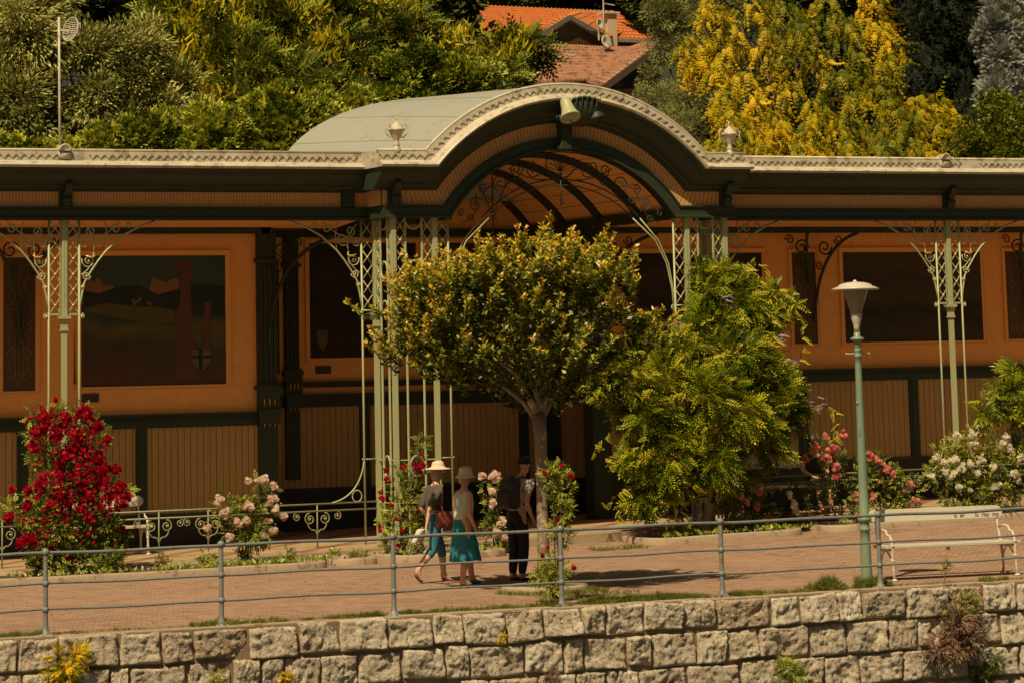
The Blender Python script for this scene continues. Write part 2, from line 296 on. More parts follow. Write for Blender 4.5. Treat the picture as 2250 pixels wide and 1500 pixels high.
def crown(clumps,n,rng,cull=-.3,lo=.6,gap=.45,gs=1.3,outw=1,rnd=.6,down=0,flat=1,ss=1.25):
    cl=np.array([[c[0],c[1],c[2],c[3],c[4] if len(c)>4 else c[3]*.8] for c in clumps]); wt=cl[:,3]*cl[:,4]; wt/=wt.sum()
    K=16; sd=unit(rng.normal(size=(len(cl)*K,3))); sr=rng.uniform(.45,.98,size=(len(cl)*K,1)); sz_=rng.uniform(.16,.34,size=len(cl)*K)
    ok=sd@TOCAM>cull-.15
    if ok.sum()<4: ok[:]=True
    R3=np.repeat(np.stack([cl[:,3],cl[:,3],cl[:,4]],1),K,0); SC=np.repeat(cl[:,:3],K,0)+sd*sr*R3; w2=np.repeat(wt,K)*sz_**2*ok; w2/=w2.sum()
    idx=rng.choice(len(SC),size=int(n*2.2),p=w2); d=unit(rng.normal(size=(len(idx),3))); keep=(d@TOCAM>cull-.1); idx=idx[keep]; d=d[keep]
    rad=rng.uniform(lo,1.02,size=len(idx))**.7; pos=SC[idx]+d*(rad*sz_[idx]*ss)[:,None]*R3[idx]; d=unit(d*.7+sd[idx]*.6)
    if gap>0:
        g=np.sin(pos[:,0]*gs*2.1+3*np.sin(pos[:,2]*gs*1.7))+np.sin(pos[:,1]*gs*2.7+pos[:,2]*gs*3.1)+np.sin(pos[:,0]*gs*4.9-pos[:,2]*gs*4.3+1)
        k=g+rng.normal(size=len(g))*.35>-3+gap*3.; pos=pos[k];d=d[k]
    pos=pos[:n];d=d[:n]; dr=d*outw+rng.normal(size=d.shape)*rnd; dr[:,2]-=down
    return pos,dr,d
def px_clumps(lst): # (px,py,Y,r_px) -> world
    out=[]
    for (px,py,y,rp,*q) in lst:
        x,z=Y(px,py,y); s_=F/(RM[2]@np.array([x,y,z-H])); out.append((x,y,z,rp/s_,(q[0] if q else rp)/s_))
    return out
# ------------------------------------------------------------------ ground, water, hill
def sheet(name,xs,ys,zf,mat,kind='structure',parent=None):
    m=MB(); nx=len(xs); m.add([(x,y,zf(x,y)) for y in ys for x in xs],[(j*nx+i,j*nx+i+1,(j+1)*nx+i+1,(j+1)*nx+i) for j in range(len(ys)-1) for i in range(nx-1)])
    o=m.build(name,mat,parent,True)
    if kind: o['kind']=kind
    return o
fr=lambda a,b_,n: [a+(b_-a)*i/n for i in range(n+1)]
sheet('ground',[-60]+fr(0,60,60)+[160],fr(37.32,50.6,40)+[57.9],lambda x,y: zg(x,y)+.006*mnoise.noise(Vector((x*.8,y*.8,0))),M['paving'])
random.seed(3)
WX=[-60]+fr(0,60,30)+[160]
sheet('river',[-400,400],[-300,36.4],lambda x,y:-3.2,paint('river_water',(.05,.06,.05),.1,.3,1,bmp=.5))
def hz(x,y):
    t=y-57.5; return 1.2+.22*t+(.35*max(0,t-55))+.7*mnoise.noise(Vector((x*.12,y*.12,1)))
sheet('hillside',fr(-60,160,70),fr(57.6,240,60),hz,paint('forest_floor',(.022,.028,.010),.95,.5,.5,bmp=1))
# paved edge stones + kerb along the wall top
m=MB(); x=8.
while x<40:
    L=random.uniform(.7,1.3); m.box(x,x+L-.012,37.13,37.31,-.14,.004+random.uniform(-.004,.012)); x+=L
tag(m.build('edge_course',M['kerb'],bevel=.01),kind='structure')
# ------------------------------------------------------------------ retaining wall
wall=empty('retaining_wall',(20,37,-3.2),'rough grey and brown stone block retaining wall below the blue grey railing','wall')
YW=37.06
rows=[([-200,-90,40,128,262,355,425,545,655,745,850,950,1017,1110,1192,1275,1330,1413,1500,1570,1693,1757,1838,1893,1990,2080,2160,2235,2330,2440],0,-.385),
      ([-160,-60,48,140,240,285,410,510,572,620,703,786,880,975,1028,1150,1237,1282,1377,1430,1530,1594,1665,1778,1860,1950,2018,2100,2200,2300,2430],-.385,-.80),
      ([-190,-70,30,150,220,300,420,520,640,720,830,905,1010,1075,1180,1260,1330,1405,1510,1625,1735,1810,1890,1985,2060,2130,2240,2320,2420],-.80,-1.22)]
allrows=[([Y(px,1330+90*k,YW)[0] for px in js],a,b_) for k,(js,a,b_) in enumerate(rows)]
lead=[0]*9
for ri_,(xs_,_,_) in enumerate(allrows):
    while xs_[-1]<41: xs_.append(xs_[-1]+random.uniform(.4,.85))
    while xs_[0]>6.5: xs_.insert(0,xs_[0]-random.uniform(.4,.85)); lead[ri_]+=1
z=-1.22
while z>-3.2:
    h=random.uniform(.36,.44); xs=[8.2]
    while xs[-1]<41: xs.append(xs[-1]+random.uniform(.4,.85))
    allrows.append((xs,z,z-h)); z-=h
sv_,sq,st=[],[],[]
tones={(0,5):.89,(0,7-1):.80,(0,19):.82,(0,23):.95,(1,5):.6,(1,16):.62,(0,15):.5,(1,18):.5,(0,10):.3,(0,25):.85}
for ri,(xs,z0,z1) in enumerate(allrows):
    for bi in range(len(xs)-1):
        a,b_=xs[bi]+.012,xs[bi+1]-.012; t0,t1=z0-.010+random.uniform(-.01,.006),z1+.012+random.uniform(-.02,.025)
        nx,nz=(26,20) if ri<3 else (8,6); o=len(sv_); se=random.uniform(0,99); pr=random.uniform(.012,.045); cs=[random.uniform(-.02,.02) for _ in range(4)]
        tn=tones.get((ri,bi-(lead[ri] if ri<3 else 0)),random.uniform(.15,.74)); cham=random.uniform(.012,.035); sx_,sz_=random.uniform(-.03,.03),random.uniform(-.04,.03)
        skw,tlt=random.uniform(-.035,.035),random.uniform(-.022,.022)
        for j in range(nz+1):
            for i in range(nx+1):
                uu,vv=i/nx,j/nz; w_=(a+(b_-a)*uu)+skw*(vv-.5); ht=t1+(t0-t1)*vv+(.030*mnoise.noise(Vector((w_*1.3,ri+(0 if vv>.5 else 1),7)))*abs(2*vv-1) if (ri>0 or vv<.5) else 0)+(tlt*(uu-.5) if ri>0 else 0)+(cs[0]*(1-uu)+cs[1]*uu)*(vv if vv>.5 else 1-vv)*.7
                e=min(uu*(b_-a),(1-uu)*(b_-a),vv*(t0-t1),(1-vv)*(t0-t1)); ed=min(1,e/cham); ed=ed**.5
                p_=Vector((w_*7,ht*7,se)); f_=mnoise.noise(p_*.45)*.5+abs(mnoise.noise(p_))*.45+abs(mnoise.noise(p_*2.3))*.28+abs(mnoise.noise(p_*5))*.17
                wob=.022*mnoise.noise(Vector((w_*3.1,ht*4,se+5)))
                edge_in=(1-ed)*.012*mnoise.noise(Vector((w_*20,ht*20,1)))
                sv_.append((w_+edge_in+wob,YW-ed*(pr+.115*f_+sx_*(uu-.5)*1.4+sz_*(vv-.5)*1.4)+.03*(e<=1e-6),ht+edge_in+wob)); st.append(tn)
        sq+=[(o+j*(nx+1)+i,o+j*(nx+1)+i+1,o+(j+1)*(nx+1)+i+1,o+(j+1)*(nx+1)+i) for j in range(nz) for i in range(nx)]
o=npmesh('stone_blocks',sv_,sq,{'tone':st},M['stone'],wall,(20,37,-3.2)); o.data.polygons.foreach_set('use_smooth',[True]*len(sq))
mm=MB(); mm.add([(x,YW+.012+.012*mnoise.noise(Vector((x*6,z*6,0))),z) for z in fr(-3.2,-.012,40) for x in fr(6,42,240)],[(j*241+i,j*241+i+1,(j+1)*241+i+1,(j+1)*241+i) for j in range(40) for i in range(240)])
mm.box(6,42,YW+.04,37.3,-3.2,-.145)
mm.build('mortar',M['mortar'],wall,True)
# ------------------------------------------------------------------ river railing
YF=37.33
rail=empty('river_railing',(18,YF,0),'weathered grey blue iron railing with three bars along the promenade edge','railing')
pxs=[-290,100,487,866,1235,1588,1935,2270]; bases=[1418,1395,1378,1351,1331,1312,1291,1272]
PXP=[]
for px,py in zip(pxs,bases):
    x=Y(px,py,YF)[0]; PXP.append(x)
    m=MB(); m.lathe((x,YF,0),[(.10,-.03),(.098,.0),(.055,.035),(.040,.07),(.032,.12),(.030,.28),(.030,.93),(.026,.95)],10)
    for zz in (.30,.60): m.ball((x,YF,zz),.045,10)
    m.ball((x,YF,.965),.05,10,.95)
    for a in range(4): m.cb((x+.085*math.cos(a*PI/2+.7),YF+.06*math.sin(a*PI/2+.7),.005),(.06,.05,.03))
    m.build('post',M['fence'],rail,True)
for zz,rr in ((.955,.021),(.60,.015),(.30,.015)):
    pts=[]; X=fr(PXP[0]-1,PXP[-1]+1,90)
    for x in X: pts.append((x,YF+.004*math.sin(x*2.1+zz*9),zz+.010*math.sin(x*2.9+zz*20)*math.sin(x*.7)-.004))
    MB().tube(pts,rr,8).build('bar',M['fence'],rail,True)
# ------------------------------------------------------------------ beds
def capsule(x0,x1,y0,y1,r_,n=6):
    out=[]
    for cx_,cy_,a0 in ((x1-r_,y0+r_,-PI/2),(x1-r_,y1-r_,0),(x0+r_,y1-r_,PI/2),(x0+r_,y0+r_,PI)):
        for i in range(n+1): a=a0+PI/2*i/n; out.append((cx_+r_*math.cos(a),cy_+r_*math.sin(a)))
    # densify long sides
    res=[]
    for i,p in enumerate(out):
        q=out[(i+1)%len(out)]; d=math.hypot(q[0]-p[0],q[1]-p[1]); k=max(1,int(d/.4))
        for j in range(k): res.append((p[0]+(q[0]-p[0])*j/k,p[1]+(q[1]-p[1])*j/k))
    return res
def bed(x0,x1,y0,y1,r_,label,h=.11,tone='kerb'):
    root=empty('flower_bed',((x0+x1)/2,(y0+y1)/2,zg((x0+x1)/2,(y0+y1)/2)),label,'flower bed')
    o=capsule(x0,x1,y0,y1,r_); cxm,cym=(x0+x1)/2,(y0+y1)/2
    def inn(p,d):
        dx=max(abs(p[0]-cxm)-((x1-x0)/2-r_),0)*(1 if p[0]>cxm else -1); dy=max(abs(p[1]-cym)-((y1-y0)/2-r_),0)*(1 if p[1]>cym else -1)
        L=math.hypot(dx,dy) or 1; return p[0]-dx/L*d,p[1]-dy/L*d
    rows_=[]
    for p in o+[o[0]]:
        z=zg(*p); jit=.006*mnoise.noise(Vector((p[0]*3,p[1]*3,0))); i1=inn(p,.12); i0=inn(p,.02)
        rows_.append([(p[0],p[1],z-.05),(p[0],p[1],z+h*.75+jit),(i0[0],i0[1],z+h+jit),(i1[0],i1[1],z+h+jit),(*inn(p,.14),z-.05)])
    m=MB(); m.sweep(rows_,closed=False); m.build('kerb',M['kerb'],root,True)
    m=MB(); ring=[inn(p,.13) for p in o]; c=(cxm,cym,zg(cxm,cym)+h*.8)
    m.add([c]+[(a,b_,zg(a,b_)+h*.5) for a,b_ in ring],[(0,i+1,(i+1)%len(ring)+1) for i in range(len(ring))]); m.build('soil',M['soil'],root,True)
    return root
bed(13.2,19.15,47.15,49.05,.35,'long kerbed flower bed at left holding the red climbing rose and the pale pink rose')
bed(19.35,20.1,47.4,48.6,.3,'smallest kerbed flower bed between the two longer beds left of the walkers')
bed(20.35,22.35,47.3,49.0,.4,'kerbed flower bed behind the walking women with the small crimson rose')
bed(25.0,28.0,47.5,49.0,.45,'kerbed flower bed at the foot of the wisteria')
bed(28.5,36.0,47.6,49.0,.4,'long kerbed flower bed at right below the white roses')
tx,ty=G(1205,1300)
pc=empty('tree_planter',(tx,ty+.12,0),'round kerbed planter ringing the lone crape tree beside the railing','planter')
m=MB(); rr_=[]
for i in range(29):
    a=2*PI*i/28; c_,s_=math.cos(a),math.sin(a); hh=.095+.01*mnoise.noise(Vector((c_*3,s_*3,2)))
    rr_.append([(tx+r0*c_,ty+.12+r0*s_,z) for r0,z in ((.60,-.02),(.60,hh*.8),(.575,hh),(.49,hh),(.47,0))])
m.sweep(rr_,False); m.build('kerb',M['kerb'],pc,True)
MB().lathe((tx,ty+.12,0),[(.485,.03),(.3,.065),(.01,.08)],20).build('soil',M['soil'],pc,True)
#__PART2__
# ------------------------------------------------------------------ pavilion
XC,ZC,RI=24.44,4.18,2.566; ZB=5.58; YB,YWG=49.5,50.26
HS=math.sqrt(RI*RI-(ZB-ZC)**2)
pav=empty('garden_pavilion',(24.4,52,0),'long open arcade pavilion with a zinc arch gable, orange walls and green iron columns','pavilion')
def arcpath(y,n,x0,x1,k=36):
    """points (x,z) of the line lying n above the beam's lower edge, with its arch"""
    r_=RI+n; zf=ZB+n; h_=math.sqrt(max(r_*r_-(zf-ZC)**2,0)); a0=math.atan2(zf-ZC,h_)
    return [(x0,zf)]+[(XC-r_*math.cos(a0+(PI-2*a0)*i/k),ZC+r_*math.sin(a0+(PI-2*a0)*i/k)) for i in range(k+1)]+[(x1,zf)]
def archsweep(prof,x0,x1,k=36):   # prof: (y,n); end points x0,x1
    cols=[arcpath(y,n,x0,x1,k) for y,n in prof]
    return [[(cols[j][i][0],prof[j][0],cols[j][i][1]) for j in range(len(prof))] for i in range(k+3)]
def ext(prof,x0,x1,dy,dz=0): return [[(x,y+dy,ZB+n+dz) for y,n in prof] for x in (x0,x1)]
BX0,BX1=XC-3.36,XC+3.34; CX0,CX1=XC-3.56,XC+3.46
P_beam=[(YB-.14,0),(YB-.14,.035),(YB-.10,.05),(YB-.10,.17),(YB-.13,.19),(YB-.13,.215),(YB+.12,.215),(YB+.12,0)]
P_frz=[(YB-.045,.21),(YB-.045,.50),(YB+.05,.50),(YB+.05,.21)]
P_cor=[(YB+.05,.46),(YB-.06,.46),(YB-.10,.50),(YB-.14,.505),(YB-.17,.55),(YB-.26,.585),(YB-.28,.61),(YB-.30,.615),(YB-.42,.72),(YB-.44,.76),(YB-.50,.765),(YB-.53,.82),(YB+.05,.82)]
P_edge=[(YB+.05,.823),(YB-.54,.823),(YB-.585,.83),(YB-.60,.86),(YB-.575,.885),(YB-.40,.94),(YB-.36,.945),(YB-.36,.975),(YB+.05,.975)]
P_par=[(YB-.345,.97),(YB-.345,1.10),(YB-.24,1.10),(YB-.24,.97)]
def coping(y,n,r_=.030): return [(y+r_*math.cos(a),n+r_*.85*math.sin(a)) for a in [2*PI*i/8 for i in range(8)]]
DW=YWG-YB
W0,W1=10.0,42.0
def both(name,prof,mat,bx0,bx1,dy=DW,smooth=False,bay=True):
    if bay: MB().sweep(archsweep(prof,bx0,bx1)).build(name,mat,pav,smooth)
    MB().sweep(ext(prof,W0,bx0+.3,dy)).build(name,mat,pav,smooth); MB().sweep(ext(prof,bx1-.3,W1,dy)).build(name,mat,pav,smooth)
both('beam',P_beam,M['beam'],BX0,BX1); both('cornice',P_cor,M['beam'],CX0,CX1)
# cornice returns on the flanks of the projecting bay
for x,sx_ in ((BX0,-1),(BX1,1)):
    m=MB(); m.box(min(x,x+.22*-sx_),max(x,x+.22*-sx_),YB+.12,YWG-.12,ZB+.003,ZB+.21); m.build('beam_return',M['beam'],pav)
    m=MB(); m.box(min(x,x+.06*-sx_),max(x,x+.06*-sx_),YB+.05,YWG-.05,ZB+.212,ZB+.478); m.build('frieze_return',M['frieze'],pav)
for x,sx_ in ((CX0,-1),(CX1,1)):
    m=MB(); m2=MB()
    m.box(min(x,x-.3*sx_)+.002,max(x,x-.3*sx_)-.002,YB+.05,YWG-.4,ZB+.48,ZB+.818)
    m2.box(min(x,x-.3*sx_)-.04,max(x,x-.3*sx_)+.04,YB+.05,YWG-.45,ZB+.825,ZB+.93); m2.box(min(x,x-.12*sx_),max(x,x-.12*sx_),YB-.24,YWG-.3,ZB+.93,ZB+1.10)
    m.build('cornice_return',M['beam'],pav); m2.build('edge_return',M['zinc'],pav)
both('roof_edge',P_edge,M['zinc'],CX0-.04,CX1+.04)
both('parapet',P_par,M['zinc'],CX0,CX1)
both('coping',coping(YB-.325,1.115),M['zinc'],CX0-.02,CX1+.02,smooth=True)
# frieze boards: narrow tongue-and-groove boards, radial on the arch
m=MB()
def fboard(p0,p1,q0,q1,y): m.add([(p0[0],y,p0[1]),(p1[0],y,p1[1]),(q1[0],y,q1[1]),(q0[0],y,q0[1]),(p0[0],y+.06,p0[1]),(p1[0],y+.06,p1[1]),(q1[0],y+.06,q1[1]),(q0[0],y+.06,q0[1])],[(0,1,2,3),(0,4,5,1),(3,2,6,7),(0,3,7,4),(1,5,6,2)])
def boards_flat(x0,x1,y,z0,z1,wd=.055,gap=.006):
    x=x0
    while x<x1-.01:
        e=min(x+wd-gap,x1); fboard((x,z0),(e,z0),(x,z1),(e,z1),y+random.uniform(-.001,.001)); x+=wd
boards_flat(W0,BX0,YWG-.05,ZB+.21,ZB+.47); m.build('frieze_boards',M['frieze'],pav); m=MB(); boards_flat(BX1,W1,YWG-.05,ZB+.21,ZB+.47); m.build('frieze_boards',M['frieze'],pav); m=MB()
r0,r1=RI+.21,RI+.49
h0=math.sqrt(r0*r0-(ZB+.21-ZC)**2); h1=math.sqrt(r1*r1-(ZB+.49-ZC)**2); a0=math.atan2(ZB+.21-ZC,h0); a1=math.atan2(ZB+.49-ZC,h1)
K=76
for i in range(K):
    t0,t1=i/K,(i+.88)/K
    q=[(XC-rr_*math.cos(aa+(PI-2*aa)*t),ZC+rr_*math.sin(aa+(PI-2*aa)*t)) for rr_,aa in ((r0,a0),(r1,a1)) for t in (t0,t1)]
    fboard(q[0],q[1],q[2],q[3],YB-.05)
for s_,(xa,xb) in ((1,(BX0,XC-h0)),(-1,(BX1,XC+h0))):
    xt=XC-s_*h1; n_=12
    for i in range(n_):
        t0,t1=i/n_,(i+.88)/n_; f0=lambda t: xa+(xb-xa)*t; f1=lambda t: xa+(xt-xa)*t
        fboard((f0(t0),ZB+.21),(f0(t1),ZB+.21),(f1(t0),ZB+.49),(f1(t1),ZB+.49),YB-.05)
m.build('frieze_boards',M['frieze'],pav)
both('frieze_back',[(YB+.0,.21),(YB+.0,.48),(YB+.06,.48),(YB+.06,.21)],M['wood'],BX0,BX1)
# scalloped sheet-metal relief on the parapet
m=MB()
def motif(cx_,y,fn,per):   # fn(s,n)->(x,z)
    for pl,t_ in (([(-.5,1.09),(.5,1.09),(.5,1.045),(.30,1.03),(.16,1.0),(.10,.985),(0.,.99),(-.10,.985),(-.16,1.0),(-.30,1.03),(-.5,1.045)],.018),([(-.09,1.0),(.09,1.0),(.05,.982),(-.05,.982)],.03)):
        q=[fn(cx_+sx_*per,n_) for sx_,n_ in pl]; m.prism(q,y-t_,y)
per=.135
flat=lambda s,n:(s,ZB+n)
for xa,xb in ((W0,CX0-.02),(CX1+.02,W1)):
    x=xa+per/2
    while x<xb:
        if not any(abs(x-c_)<.16 for c_ in (15.9,33.1)): motif(x,YWG-.347,flat,per)
        x+=per
    m.build('scallop_relief',M['zinc'],pav); m=MB()
rm=RI+1.04; hm=math.sqrt((RI+1.0)**2-(ZB+1.0-ZC)**2)
for xa,xb in ((CX0,XC-hm-.02),(XC+hm+.02,CX1)):
    k=max(1,int((xb-xa)/per)); p2=(xb-xa)/k
    for i in range(k): motif(xa+p2*(i+.5),YB-.347,flat,p2)
    m.build('scallop_relief',M['zinc'],pav); m=MB()
am=math.atan2(ZB+1.04-ZC,hm); arc=lambda s,n:(XC-(RI+n)*math.cos(s/rm),ZC+(RI+n)*math.sin(s/rm))
k=int((PI-2*am)*rm/per); p2=(PI-2*am)*rm/k
for i in range(k): motif(am*rm+p2*(i+.5),YB-.347,arc,p2)
m.build('scallop_relief',M['zinc'],pav)
# round caps on the parapet over the wing columns
for px in (141,2074):
    x,_=Y(px,330,YWG-.35); m=MB(); m.add(*(lambda v,f:(v,f))([(x+.105*math.cos(a),yy,ZB+1.10+.105*math.sin(a)) for yy in (YWG-.42,YWG-.22) for a in [PI*i/10 for i in range(11)]],[(i,i+1,i+12,i+11) for i in range(10)]+[tuple(range(11))]))
    m.tube([(x+.10*math.cos(PI*i/10),YWG-.42,ZB+1.10+.10*math.sin(PI*i/10)) for i in range(11)],.016,6); m.box(x-.10,x+.10,YWG-.40,YWG-.346,ZB+.97,ZB+1.10)
    m.build('parapet_cap',M['zinc'],pav,True)
# barrel roof, lofted to a wider rear arch
m=MB(); rows_=[]
for j in range(13):
    t=j/12; y=YB-.24+(54.9-YB+.24)*t; row=[]
    for i in range(41):
        a=PI*i/40; xf=XC-math.cos(a)*2.78; zf=6.62; aa=math.acos(max(-1,min(1,(XC-xf)/(RI+1.09)))); z_f=ZC+(RI+1.08)*math.sin(aa)
        uu=-math.cos(a); xr=25.15+3.95*uu; zr=6.3+1.86*(1-abs(uu)**2.5)**.5
        s_=t**.85; row.append((xf*(1-s_)+xr*s_,y,z_f*(1-s_)+zr*s_+.006*mnoise.noise(Vector((xf*2,y*2,0)))))
    rows_.append(row)
m.sweep(rows_,False); m.build('barrel_roof',M['roofz'],pav,True)
m=MB(); m.sweep([[(p[0],54.9,p[2]) for p in rows_[-1]],[(p[0],54.95,6.2) for p in rows_[-1]]],False)
for i in (6,10,14,18,22,26): m.tube([rows_[j][i+0] for j in range(13)],.012,4)
m.build('roof_seam',M['roofz'],pav)
m=MB()
for a,b_ in ((W0,CX0+.3),(CX1-.3,W1)): m.add([(a,YWG-.25,ZB+1.04),(b_,YWG-.25,ZB+1.04),(b_,56.6,6.0),(a,56.6,6.0)],[(0,1,2,3)])
m.build('wing_roof',M['roofz'],pav)
# ceiling
m=MB()
def cboards(x0,x1,ya,za,yb,zb,wd=.16):
    x=x0
    while x<x1: e=min(x+wd-.012,x1); m.add([(x,ya,za),(e,ya,za),(e,yb,zb),(x,yb,zb),(x,ya,za+.02),(e,ya,za+.02),(e,yb,zb+.02),(x,yb,zb+.02)],[(0,1,2,3),(0,3,7,4),(1,5,6,2),(0,4,5,1)]); x+=wd
cboards(W0,21.75,YWG+.1,5.83,53.25,5.60); cboards(27.1,W1,YWG+.1,5.83,53.25,5.60)
RB=2.62; HB=math.sqrt(RB*RB-(5.72-ZC)**2); ab=math.atan2(5.72-ZC,HB); KB=16
for i in range(KB):
    t=[ab+(PI-2*ab)*(i+q)/KB for q in (0.01,.97)]; q=[(XC-RB*math.cos(a),ZC+RB*math.sin(a)+.02) for a in t]
    m.add([(q[0][0],YB+.1,q[0][1]),(q[1][0],YB+.1,q[1][1]),(q[1][0],55.5,q[1][1]),(q[0][0],55.5,q[0][1])],[(0,1,2,3)])
m.build('ceiling_boards',M['ceil'],pav)
m=MB(); m.box(W0,21.8,YWG+.1,55.6,5.90,5.93); m.box(27.0,W1,YWG+.1,55.6,5.90,5.93); m.box(20.3,21.85,53.25,55.5,5.66,5.69); m.box(27.0,28.6,53.25,55.5,5.66,5.69)
rw=[[(XC-(RB+.06)*math.cos(ab+(PI-2*ab)*i/20),y,ZC+(RB+.06)*math.sin(ab+(PI-2*ab)*i/20)) for i in range(21)] for y in (YB+.1,55.6)]; m.sweep(rw,False)
m.build('ceiling_deck',M['wood'],pav)
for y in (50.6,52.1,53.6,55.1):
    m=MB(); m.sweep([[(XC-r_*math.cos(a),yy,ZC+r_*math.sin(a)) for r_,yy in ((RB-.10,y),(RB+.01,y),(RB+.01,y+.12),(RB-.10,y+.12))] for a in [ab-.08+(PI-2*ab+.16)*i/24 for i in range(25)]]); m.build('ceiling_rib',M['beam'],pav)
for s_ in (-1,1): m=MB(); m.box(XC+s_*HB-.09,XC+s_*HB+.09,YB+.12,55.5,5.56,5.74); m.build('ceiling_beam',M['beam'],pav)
# ------------------------------------------------------------------ back walls
YL,YR_,YC=53.2,53.2,55.5
def rectm(m,y,x0,x1,z0,z1,t=.03): m.box(x0,x1,y-t,y,z0,z1)
m=MB(); m.box(W0,20.3,YL,YL+.25,0,6.2); m.box(26.75,W1,YR_,YR_+.25,0,6.2); m.box(20.3,30,YC,YC+.25,0,5.9); m.box(20.05,20.3,YL+.25,YC,0,6.2); m.box(29.8,30.0,YR_+.25,YC,0,6.2)
m.prism([(XC-RB*math.cos(ab+(PI-2*ab)*i/20)*1.02,ZC+RB*math.sin(ab+(PI-2*ab)*i/20)+.04) for i in range(21)]+[(XC+2.7,5.5),(XC-2.7,5.5)],YC-.02,YC+.2)
m.build('wall',M['orange'],pav); m=MB(); m.box(26.73,26.7495,YR_-.02,YR_+.252,0,5.5); m.build('corner_board',M['beam'],pav)
def zoff(x,kind):  # height of wainscot parts follows the sloping floor
    return {'L':0,'C':.25,'R':.49}[kind]+(x-{'L':18.,'C':23.5,'R':33.}[kind])*.004
def wains(kind,y,x0,x1,pans):
    zo=zoff((x0+x1)/2,kind); mb=MB(); mg=MB(); mk=MB(); k0=0
    mk.box(x0,x1,y-.05,y-.001,0,.69+zo)
    mg.box(x0,x1,y-.07,y-.002,2.19+zo,2.38+zo); mg.box(x0,x1,y-.11,y-.002,2.385+zo,2.43+zo); mg.box(x0,x1,y-.09,y-.002,2.30+zo,2.325+zo); mg.box(x0,x1,y-.075,y-.002,.67+zo,.73+zo)
    xs=[x0]+pans+[x1]
    for px_ in pans: mg.box(px_-.10,px_+.10,y-.065,y-.003,.73+zo,2.19+zo); mg.box(px_-.05,px_+.05,y-.08,y-.004,.75+zo,2.17+zo)
    x=x0
    while x<x1:
        e=min(x+.115,x1); q=.0 if k0%2 else .004; mb.box(x,e-.007,y-.028-q,y-.012,.72+zo,2.20+zo); x+=.118; k0+=1
    mk.box(x0,x1,y-.012,y-.0015,.7+zo,2.2+zo)
    mb.build('wainscot_boards',M['cream'],pav); mg.build('wainscot_rail',M['beam'],pav); mk.build('wall_base',M['black'],pav)
lp=[Y(p,1000,YL)[0] for p in (-210,48,309)]; wains('L',YL,W0,20.3,lp)
cp=[Y(p,1000,YC)[0] for p in (800,1150)]; wains('C',YC,20.5,29.8,cp)
rp=[Y(p,1000,YR_)[0] for p in (1765,2010,2232,2460)]; wains('R',YR_,26.9,W1,rp)
m=MB(); m.box(20.5,28.3,YC-.08,YC-.002,2.80,2.90); m.box(20.5,28.3,YC-.11,YC-.002,2.87,2.91); m.build('dado_rail',M['beam'],pav)
# green strip along the wall head and pilasters
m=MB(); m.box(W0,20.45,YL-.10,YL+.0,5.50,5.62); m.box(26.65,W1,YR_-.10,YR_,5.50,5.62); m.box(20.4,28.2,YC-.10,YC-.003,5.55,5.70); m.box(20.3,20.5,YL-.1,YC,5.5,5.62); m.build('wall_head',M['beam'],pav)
def pilaster(x,y,w_,z0,zt,zo,flutes=True,gold=True):
    m=MB(); m.box(x-w_/2,x+w_/2,y-.10,y-.004,z0+zo,zt)
    m.box(x-w_/2-.03,x+w_/2+.03,y-.16,y-.10,2.42+zo,2.9+zo); m.box(x-w_/2-.05,x+w_/2+.05,y-.18,y-.004,2.78+zo,2.86+zo); m.box(x-w_/2-.02,x+w_/2+.02,y-.19,y-.10,2.2+zo,2.45+zo)
    m.box(x-w_/2-.04,x+w_/2+.04,y-.14,y-.003,5.0,5.06)
    n_=4
    if flutes:
        for i in range(n_): xx=x-w_/2+w_*(i+.5)/n_; m.box(xx-w_*.07,xx+w_*.07,y-.122,y-.10,2.95+zo,4.95)
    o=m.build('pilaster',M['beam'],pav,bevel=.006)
    if gold:
        g=MB()
        for i in range(3):
            for zz in (2.62,2.40,2.24): xx=x+(i-1)*w_*.27; g.tube([(xx,y-.175,zz+zo),(xx,y-.175,zz-.10+zo)],[.012,.006],6)
        g.build('gilt_drops',M['gold'],o)
pilaster(20.38,YL-.0,.36,.7,5.5,0); pilaster(21.75,YC,.28,.9,5.55,.25); pilaster(27.08,YC,.28,.9,5.55,.3); pilaster(26.93,YR_,.38,-.4,5.5,.45,gold=True)
# pierced lattice strip beside the fluted pilaster
for x in (21.42,27.4):
    m=MB()
    for i in range(17):
        z=3.1+i*.115
        m.tube([(x-.06,YC-.06,z),(x+.06,YC-.06,z+.115)],.010,4); m.tube([(x+.06,YC-.06,z),(x-.06,YC-.06,z+.115)],.010,4)
    m.box(x-.085,x-.068,YC-.08,YC-.03,3.05,5.1); m.box(x+.068,x+.085,YC-.08,YC-.03,3.05,5.1); m.build('lattice_strip',M['beam'],pav)
# murals
def muralbox(y,x0,x1,z0,z1,mat,frame=.085,label=None,name='mural'):
    m=MB(); m.box(x0,x1,y-.012,y-.002,z0,z1); o=m.build(name,mat,pav)
    f=MB(); a,b_,c_,d=x0-frame,x1+frame,z0-frame,z1+frame
    for yy,i0,i1 in ((y-.045,0,.35),(y-.030,.35,1.)):
        A=frame*(1-i0); B=frame*(1-i1)
        f.box(x0-A,x1+A,yy,y-.0025,z1+B,z1+A); f.box(x0-A,x1+A,yy,y-.0025,z0-A,z0-B); f.box(x0-A,x0-B,yy,y-.0025,z0-B,z1+B); f.box(x1+B,x1+A,yy,y-.0025,z0-B,z1+B)
    f.build('frame',M['band'],o)
    if label: o['label']=label
    return o
mu=muralbox(YL,16.99,19.63,2.90,5.13,M['mural'],label='dark mountain landscape mural with earth pillars and a pale shield')
def U(px,py): # crop coordinates of the left mural -> x,z on its plane
    return Y(150+px/4.838,550+py/4.838,YL-.02)
